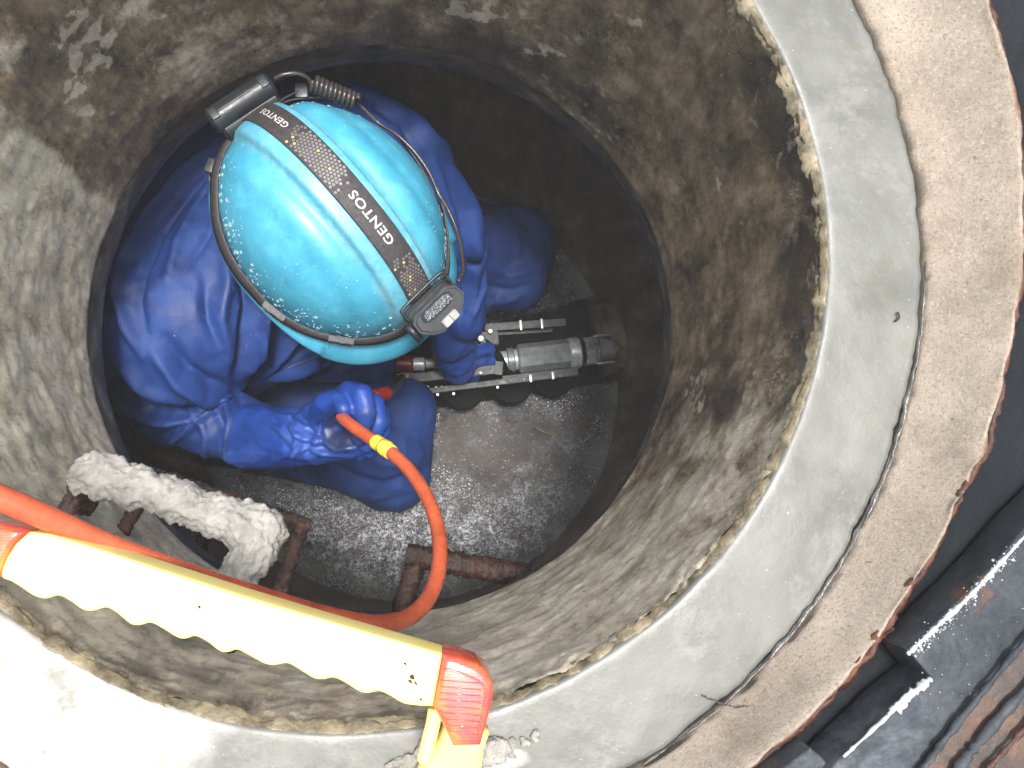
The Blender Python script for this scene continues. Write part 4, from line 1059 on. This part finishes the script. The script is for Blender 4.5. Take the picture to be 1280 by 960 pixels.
tf = [([(400, 590), (430, 610), (470, 622), (520, 605)], 7, .006), ([(410, 575), (440, 596), (480, 606), (530, 590)], 6, -.006), ([(450, 560), (480, 580), (520, 575)], 6, .005),
    ([(600, 330), (640, 345), (680, 330)], 6, .005), ([(595, 355), (640, 365), (672, 355)], 6, -.006), ([(600, 380), (635, 375), (660, 362)], 5, .005), ([(600, 275), (640, 262), (672, 275)], 6, .006), ([(598, 300), (640, 290), (675, 300)], 7, -.004)]
caps = [C(j['hipR'], j['knR']), C(j['hipL'], j['knL']), C(j['knR'], j['anR']), C(j['knL'], j['anL']), C(j['pel'], j['hipR']), C(j['pel'], j['hipL']),
    C((505, 515, 1.42, .060), (488, 590, 1.46, .072)), C((430, 488, 1.40, .075), (488, 530, 1.43, .062)), C((655, 300, 1.46, .062), (640, 345, 1.46, .070)), C((480, 340, 1.4, .1), (620, 310, 1.46, .085)), C((605, 345, 1.46, .07), (575, 380, 1.46, .045))]
blob('trousers', caps, .0045, 5, M_TROU, per, sculpt([(P, w, h*1.3) for P, w, h in tf], .004, 8, None, .0040))
# gloves: cuff, palm, four bent fingers and a thumb fused to one surface
def glove_skin(scale=1):
    def fn(p, n_): return p+n_*(.0012*nz(p, 60)+.0008*nz(p, 150))
    return fn
gR = [C((312, 545, 1.035, .043), (350, 547, 1.00, .037))+(True,), C((350, 547, 1.00, .037), (382, 545, .975, .036)), C((382, 545, .975, .036), (408, 543, .950, .030)),
    C((400, 552, .955, .028), (440, 556, .928, .0170)), C((395, 528, .950, .026), (418, 508, .915, .0150)),
    # thumb at the near side of the palm
    C((402, 520, .930, .0165), (408, 505, .900, .0150)), C((408, 505, .900, .0150), (424, 500, .888, .0130)), C((424, 500, .888, .0130), (430, 511, .880, .0110)),
    # index, middle, ring, little: over the hose and down again
    C((418, 505, .920, .0150), (436, 489, .895, .0130)), C((436, 489, .895, .0130), (452, 493, .882, .0128)), C((452, 493, .882, .0128), (457, 515, .878, .0120)), C((457, 515, .878, .0120), (449, 545, .895, .0110)),
    C((440, 498, .918, .0140), (466, 506, .905, .0130)), C((466, 506, .905, .0130), (472, 528, .902, .0122)), C((472, 528, .902, .0122), (459, 555, .908, .0108)),
    C((446, 506, .938, .0140), (474, 518, .930, .0128)), C((474, 518, .930, .0128), (476, 541, .925, .0118)), C((476, 541, .925, .0118), (462, 562, .922, .0104)),
    C((446, 515, .960, .0130), (470, 532, .955, .0120)), C((470, 532, .955, .0120), (468, 552, .948, .0112)), C((468, 552, .948, .0112), (450, 566, .935, .0100))]
gfold = [([(330, 512), (352, 522), (380, 520)], 3, .004), ([(345, 575), (385, 560), (410, 568), (440, 572)], 3, .004), ([(358, 530), (378, 548), (400, 556)], 3, .0045), ([(366, 524), (386, 540), (404, 546)], 3, -.004), ([(395, 512), (402, 528), (396, 545)], 3, -.004), ([(360, 520), (372, 545), (366, 580)], 4, .004), ([(375, 515), (388, 540), (384, 575)], 4, -.0035), ([(390, 545), (420, 562), (450, 560)], 4, .004), ([(340, 560), (380, 572), (420, 565)], 5, .003), ([(330, 525), (352, 540), (370, 560)], 4, .003), ([(400, 535), (402, 555), (415, 570)], 4, -.003)]
gv = blob('glove', gR, .0019, 3, M_GLOVE, per, sculpt(gfold, .0011, 45, None, .0010))
def gr_(p):
    q = pix(p); return max(0, min(1, 1.9*math.exp(-((q[0]-427)/22)**2-((q[1]-543)/22)**2)+.8*math.exp(-((q[0]-462)/9)**2-((q[1]-520)/26)**2)*max(0, .3+nz(p, 90))))
ga = gv.data.attributes.new('grime', 'FLOAT', 'POINT'); ga.data.foreach_set('value', [gr_(v_.co) for v_ in gv.data.vertices])
gL = [C((566, 415, 1.33, .040), (568, 445, 1.38, .036)), C((568, 440, 1.38, .036), (572, 458, 1.42, .032)),
    C((590, 440, 1.38, .013), (612, 436, 1.43, .012)), C((612, 436, 1.43, .012), (618, 448, 1.45, .011)),
    C((588, 450, 1.40, .013), (606, 450, 1.44, .012)), C((606, 450, 1.44, .012), (610, 462, 1.46, .011)),
    C((580, 462, 1.41, .013), (594, 466, 1.45, .012)), C((594, 466, 1.45, .012), (592, 474, 1.47, .010)),
    C((568, 465, 1.41, .012), (576, 474, 1.45, .011)), C((560, 430, 1.38, .014), (585, 425, 1.43, .012))]
blob('glove', gL, .0035, 3, M_GLOVE, per, sculpt([], .0015, 45, None, .001))

# ------------------------------------------------------------------ steel tool in the channel
tl = thing('pipe_tool', 'steel pipe tool with hex nosed barrel, side rails and black wheels, in the channel', 'pipe tool')
TD = 1.475
def tp(x, y, d=TD): return at(x, y, d=d)
pa = tp(640, 450); pb = tp(754, 437); ax = (pb-pa).normalized(); TM = orient(ax)
def on(k, up=0, side_=0): return pa+ax*k+TM@Vector((0, side_, up))
Lb = (tp(724, 440)-pa).length
cyl('barrel', pa+ax*.010, pa+ax*Lb, .0285, .0285, M_STEEL, tl, 10, .003, 20)
cyl('barrel_sleeve', pa+ax*(Lb-.022), pa+ax*(Lb+.001), .0300, .0300, M_STEEL2, tl, 40, .0025)
cyl('seal', pa+ax*(Lb+.001), pa+ax*(Lb+.010), .024, .024, M_RUB, tl, 30)
cyl('hex_nut', pa+ax*(Lb+.009), pa+ax*(Lb+.030), .029, .029, M_STEEL2, tl, 6, .002)
o = blob('nose', [(pa+ax*(Lb+.030), pa+ax*(Lb+.056), .0245, .0205)], .0018, 2, M_STEEL2, tl)
tube('nose_ring', [pa+ax*(Lb+.036)+(TM@Vector((0, math.cos(w), math.sin(w))))*.0245 for w in [2*PI*k/32 for k in range(32)]], .0022, M_STEEL, tl, 8, closed=True)
for s_ in (-1, 1):
    box('jaw', on(Lb+.046, .004, .026*s_), (.034, .004, .016), M_STEEL2, tl, TM, .001)
cyl('neck', pa-ax*.028, pa+ax*.011, .018, .020, M_STEEL2, tl, 28, .002)
cyl('collar', pa-ax*.010, pa+ax*.004, .0235, .0235, M_STEEL, tl, 28, .002)
cyl('hex_nut', pa-ax*.046, pa-ax*.024, .0225, .0225, M_LGREY, tl, 6, .002)
box('clamp_block', tp(611, 424, 1.44), (.034, .026, .026), M_DSTEEL, tl, TM, .003)
box('clamp_block', tp(607, 445, 1.45), (.022, .020, .018), M_GRUB, tl, orient((1, .6, .1)), .004)
box('clamp_block', tp(604, 456, 1.45), (.028, .012, .014), M_GRUB, tl, orient((.6, 1, .1)), .004)
cyl('bolt', tp(601, 423, 1.425), tp(601, 423, 1.415), .006, .006, M_STEEL2, tl, 6, .001)
cyl('bolt', tp(613, 414, 1.425), tp(613, 414, 1.417), .0045, .0045, M_STEEL2, tl, 6, .001)
box('lever', tp(596, 438, 1.43), (.030, .008, .008), M_GRUB, tl, orient((.8, -.7, .3)), .002)
tube('tool_hose', catmull([tp(610, 432, 1.425), tp(622, 446, 1.43), tp(632, 462, 1.45), tp(645, 468, 1.49)], 8), .0042, M_RUB, tl, 10)
tube('tool_hose', catmull([tp(606, 424, 1.43), tp(620, 436, 1.425), tp(630, 452, 1.445), tp(636, 468, 1.48)], 8), .003, M_RUB, tl, 10)
def rail(x0, y0, x1, y1, w, h, d, m, collars=(), nm='rail', bev=.0012):
    a, b = tp(x0, y0, d), tp(x1, y1, d); box(nm, (a+b)/2, ((b-a).length, w, h), m, tl, orient(b-a), bev)
    for k in collars:
        box('rail_collar', a.lerp(b, k), (.0045, w*1.35, h*1.3), M_STEEL2, tl, orient(b-a), .001)
rail(606, 410, 707, 403, .014, .012, 1.45, M_DSTEEL, (.44, .70))
rail(585, 420, 690, 414, .006, .02, 1.48, M_DSTEEL)
rail(512, 473, 628, 461, .016, .010, 1.43, M_DSTEEL, (), 'side_plate')
rail(535, 489, 722, 466, .010, .012, 1.45, M_DSTEEL, (.68, .83))
rail(628, 475, 722, 464, .014, .010, 1.452, M_DSTEEL)
rail(618, 460, 628, 461, .024, .014, 1.43, M_DSTEEL, (), 'end_block')
rail(524, 490, 537, 488, .018, .014, 1.45, M_GRUB, (), 'end_block')
slab('bracket', poly_world([(496, 467), (511, 463), (520, 468), (511, 474), (519, 482), (507, 479), (498, 472)], -.94), -.952, -.94, M_GRUB, tl, .0015)
for x, y in ((560, 474), (581, 469), (601, 466), (622, 484), (567, 492), (547, 493)):
    cyl('bolt', tp(x, y, 1.425), tp(x, y, 1.418), .0032, .0026, M_STEEL2, tl, 6, .0006)
for x in (545, 552, 638, 655, 700):
    cyl('bolt', tp(x, 484-(x-545)*.09, 1.442), tp(x, 484-(x-545)*.09, 1.438), .0028, .0022, M_STEEL, tl, 6, .0006)
for (x, y) in ((578, 498), (638, 492), (690, 483)):
    c_ = tp(x, y-13, 1.55); wh = cyl('wheel', c_-Vector((0, 0, .012)), c_+Vector((0, 0, .012)), .044, .044, M_RUB, tl, 40, .005)
    cyl('hub', c_+Vector((0, 0, .0115)), c_+Vector((0, 0, .0135)), .012, .010, M_RUB, wh, 24, .0005)
cyl('red_grip', tp(495, 454, 1.42), tp(516, 455, 1.42), .0155, .0155, M_RED, tl, 24, .002)
cyl('ferrule', tp(516, 455, 1.42), tp(531, 455, 1.42), .0120, .0120, M_STEEL2, tl, 24, .002)
cyl('ferrule', tp(531, 455, 1.42), tp(548, 453, 1.42), .009, .009, M_GRUB, tl, 24, .002)
tube('pull_cord', catmull([tp(355+20, 460, 1.05), tp(400, 444, 1.045), tp(424, 432, 1.05)], 5), .0008, M_GRUB, tl, 6) if False else None
# thin mist hanging in and over the shaft
hb = bmesh.new(); bx(hb, (0, 0, -.4), (820, 820, 2.1)); 
hm = bpy.data.materials.new('haze'); hm.use_nodes = True; ht = hm.node_tree; ht.nodes.remove(ht.nodes['Principled BSDF'])
pv = ht.nodes.new('ShaderNodeVolumePrincipled'); pv.inputs['Density'].default_value = .024; pv.inputs['Color'].default_value = (.92, .93, .94, 1)
ht.links.new(pv.outputs[0], ht.nodes['Material Output'].inputs['Volume'])
tag(frombm('haze', hb, hm, None, False), kind='stuff')
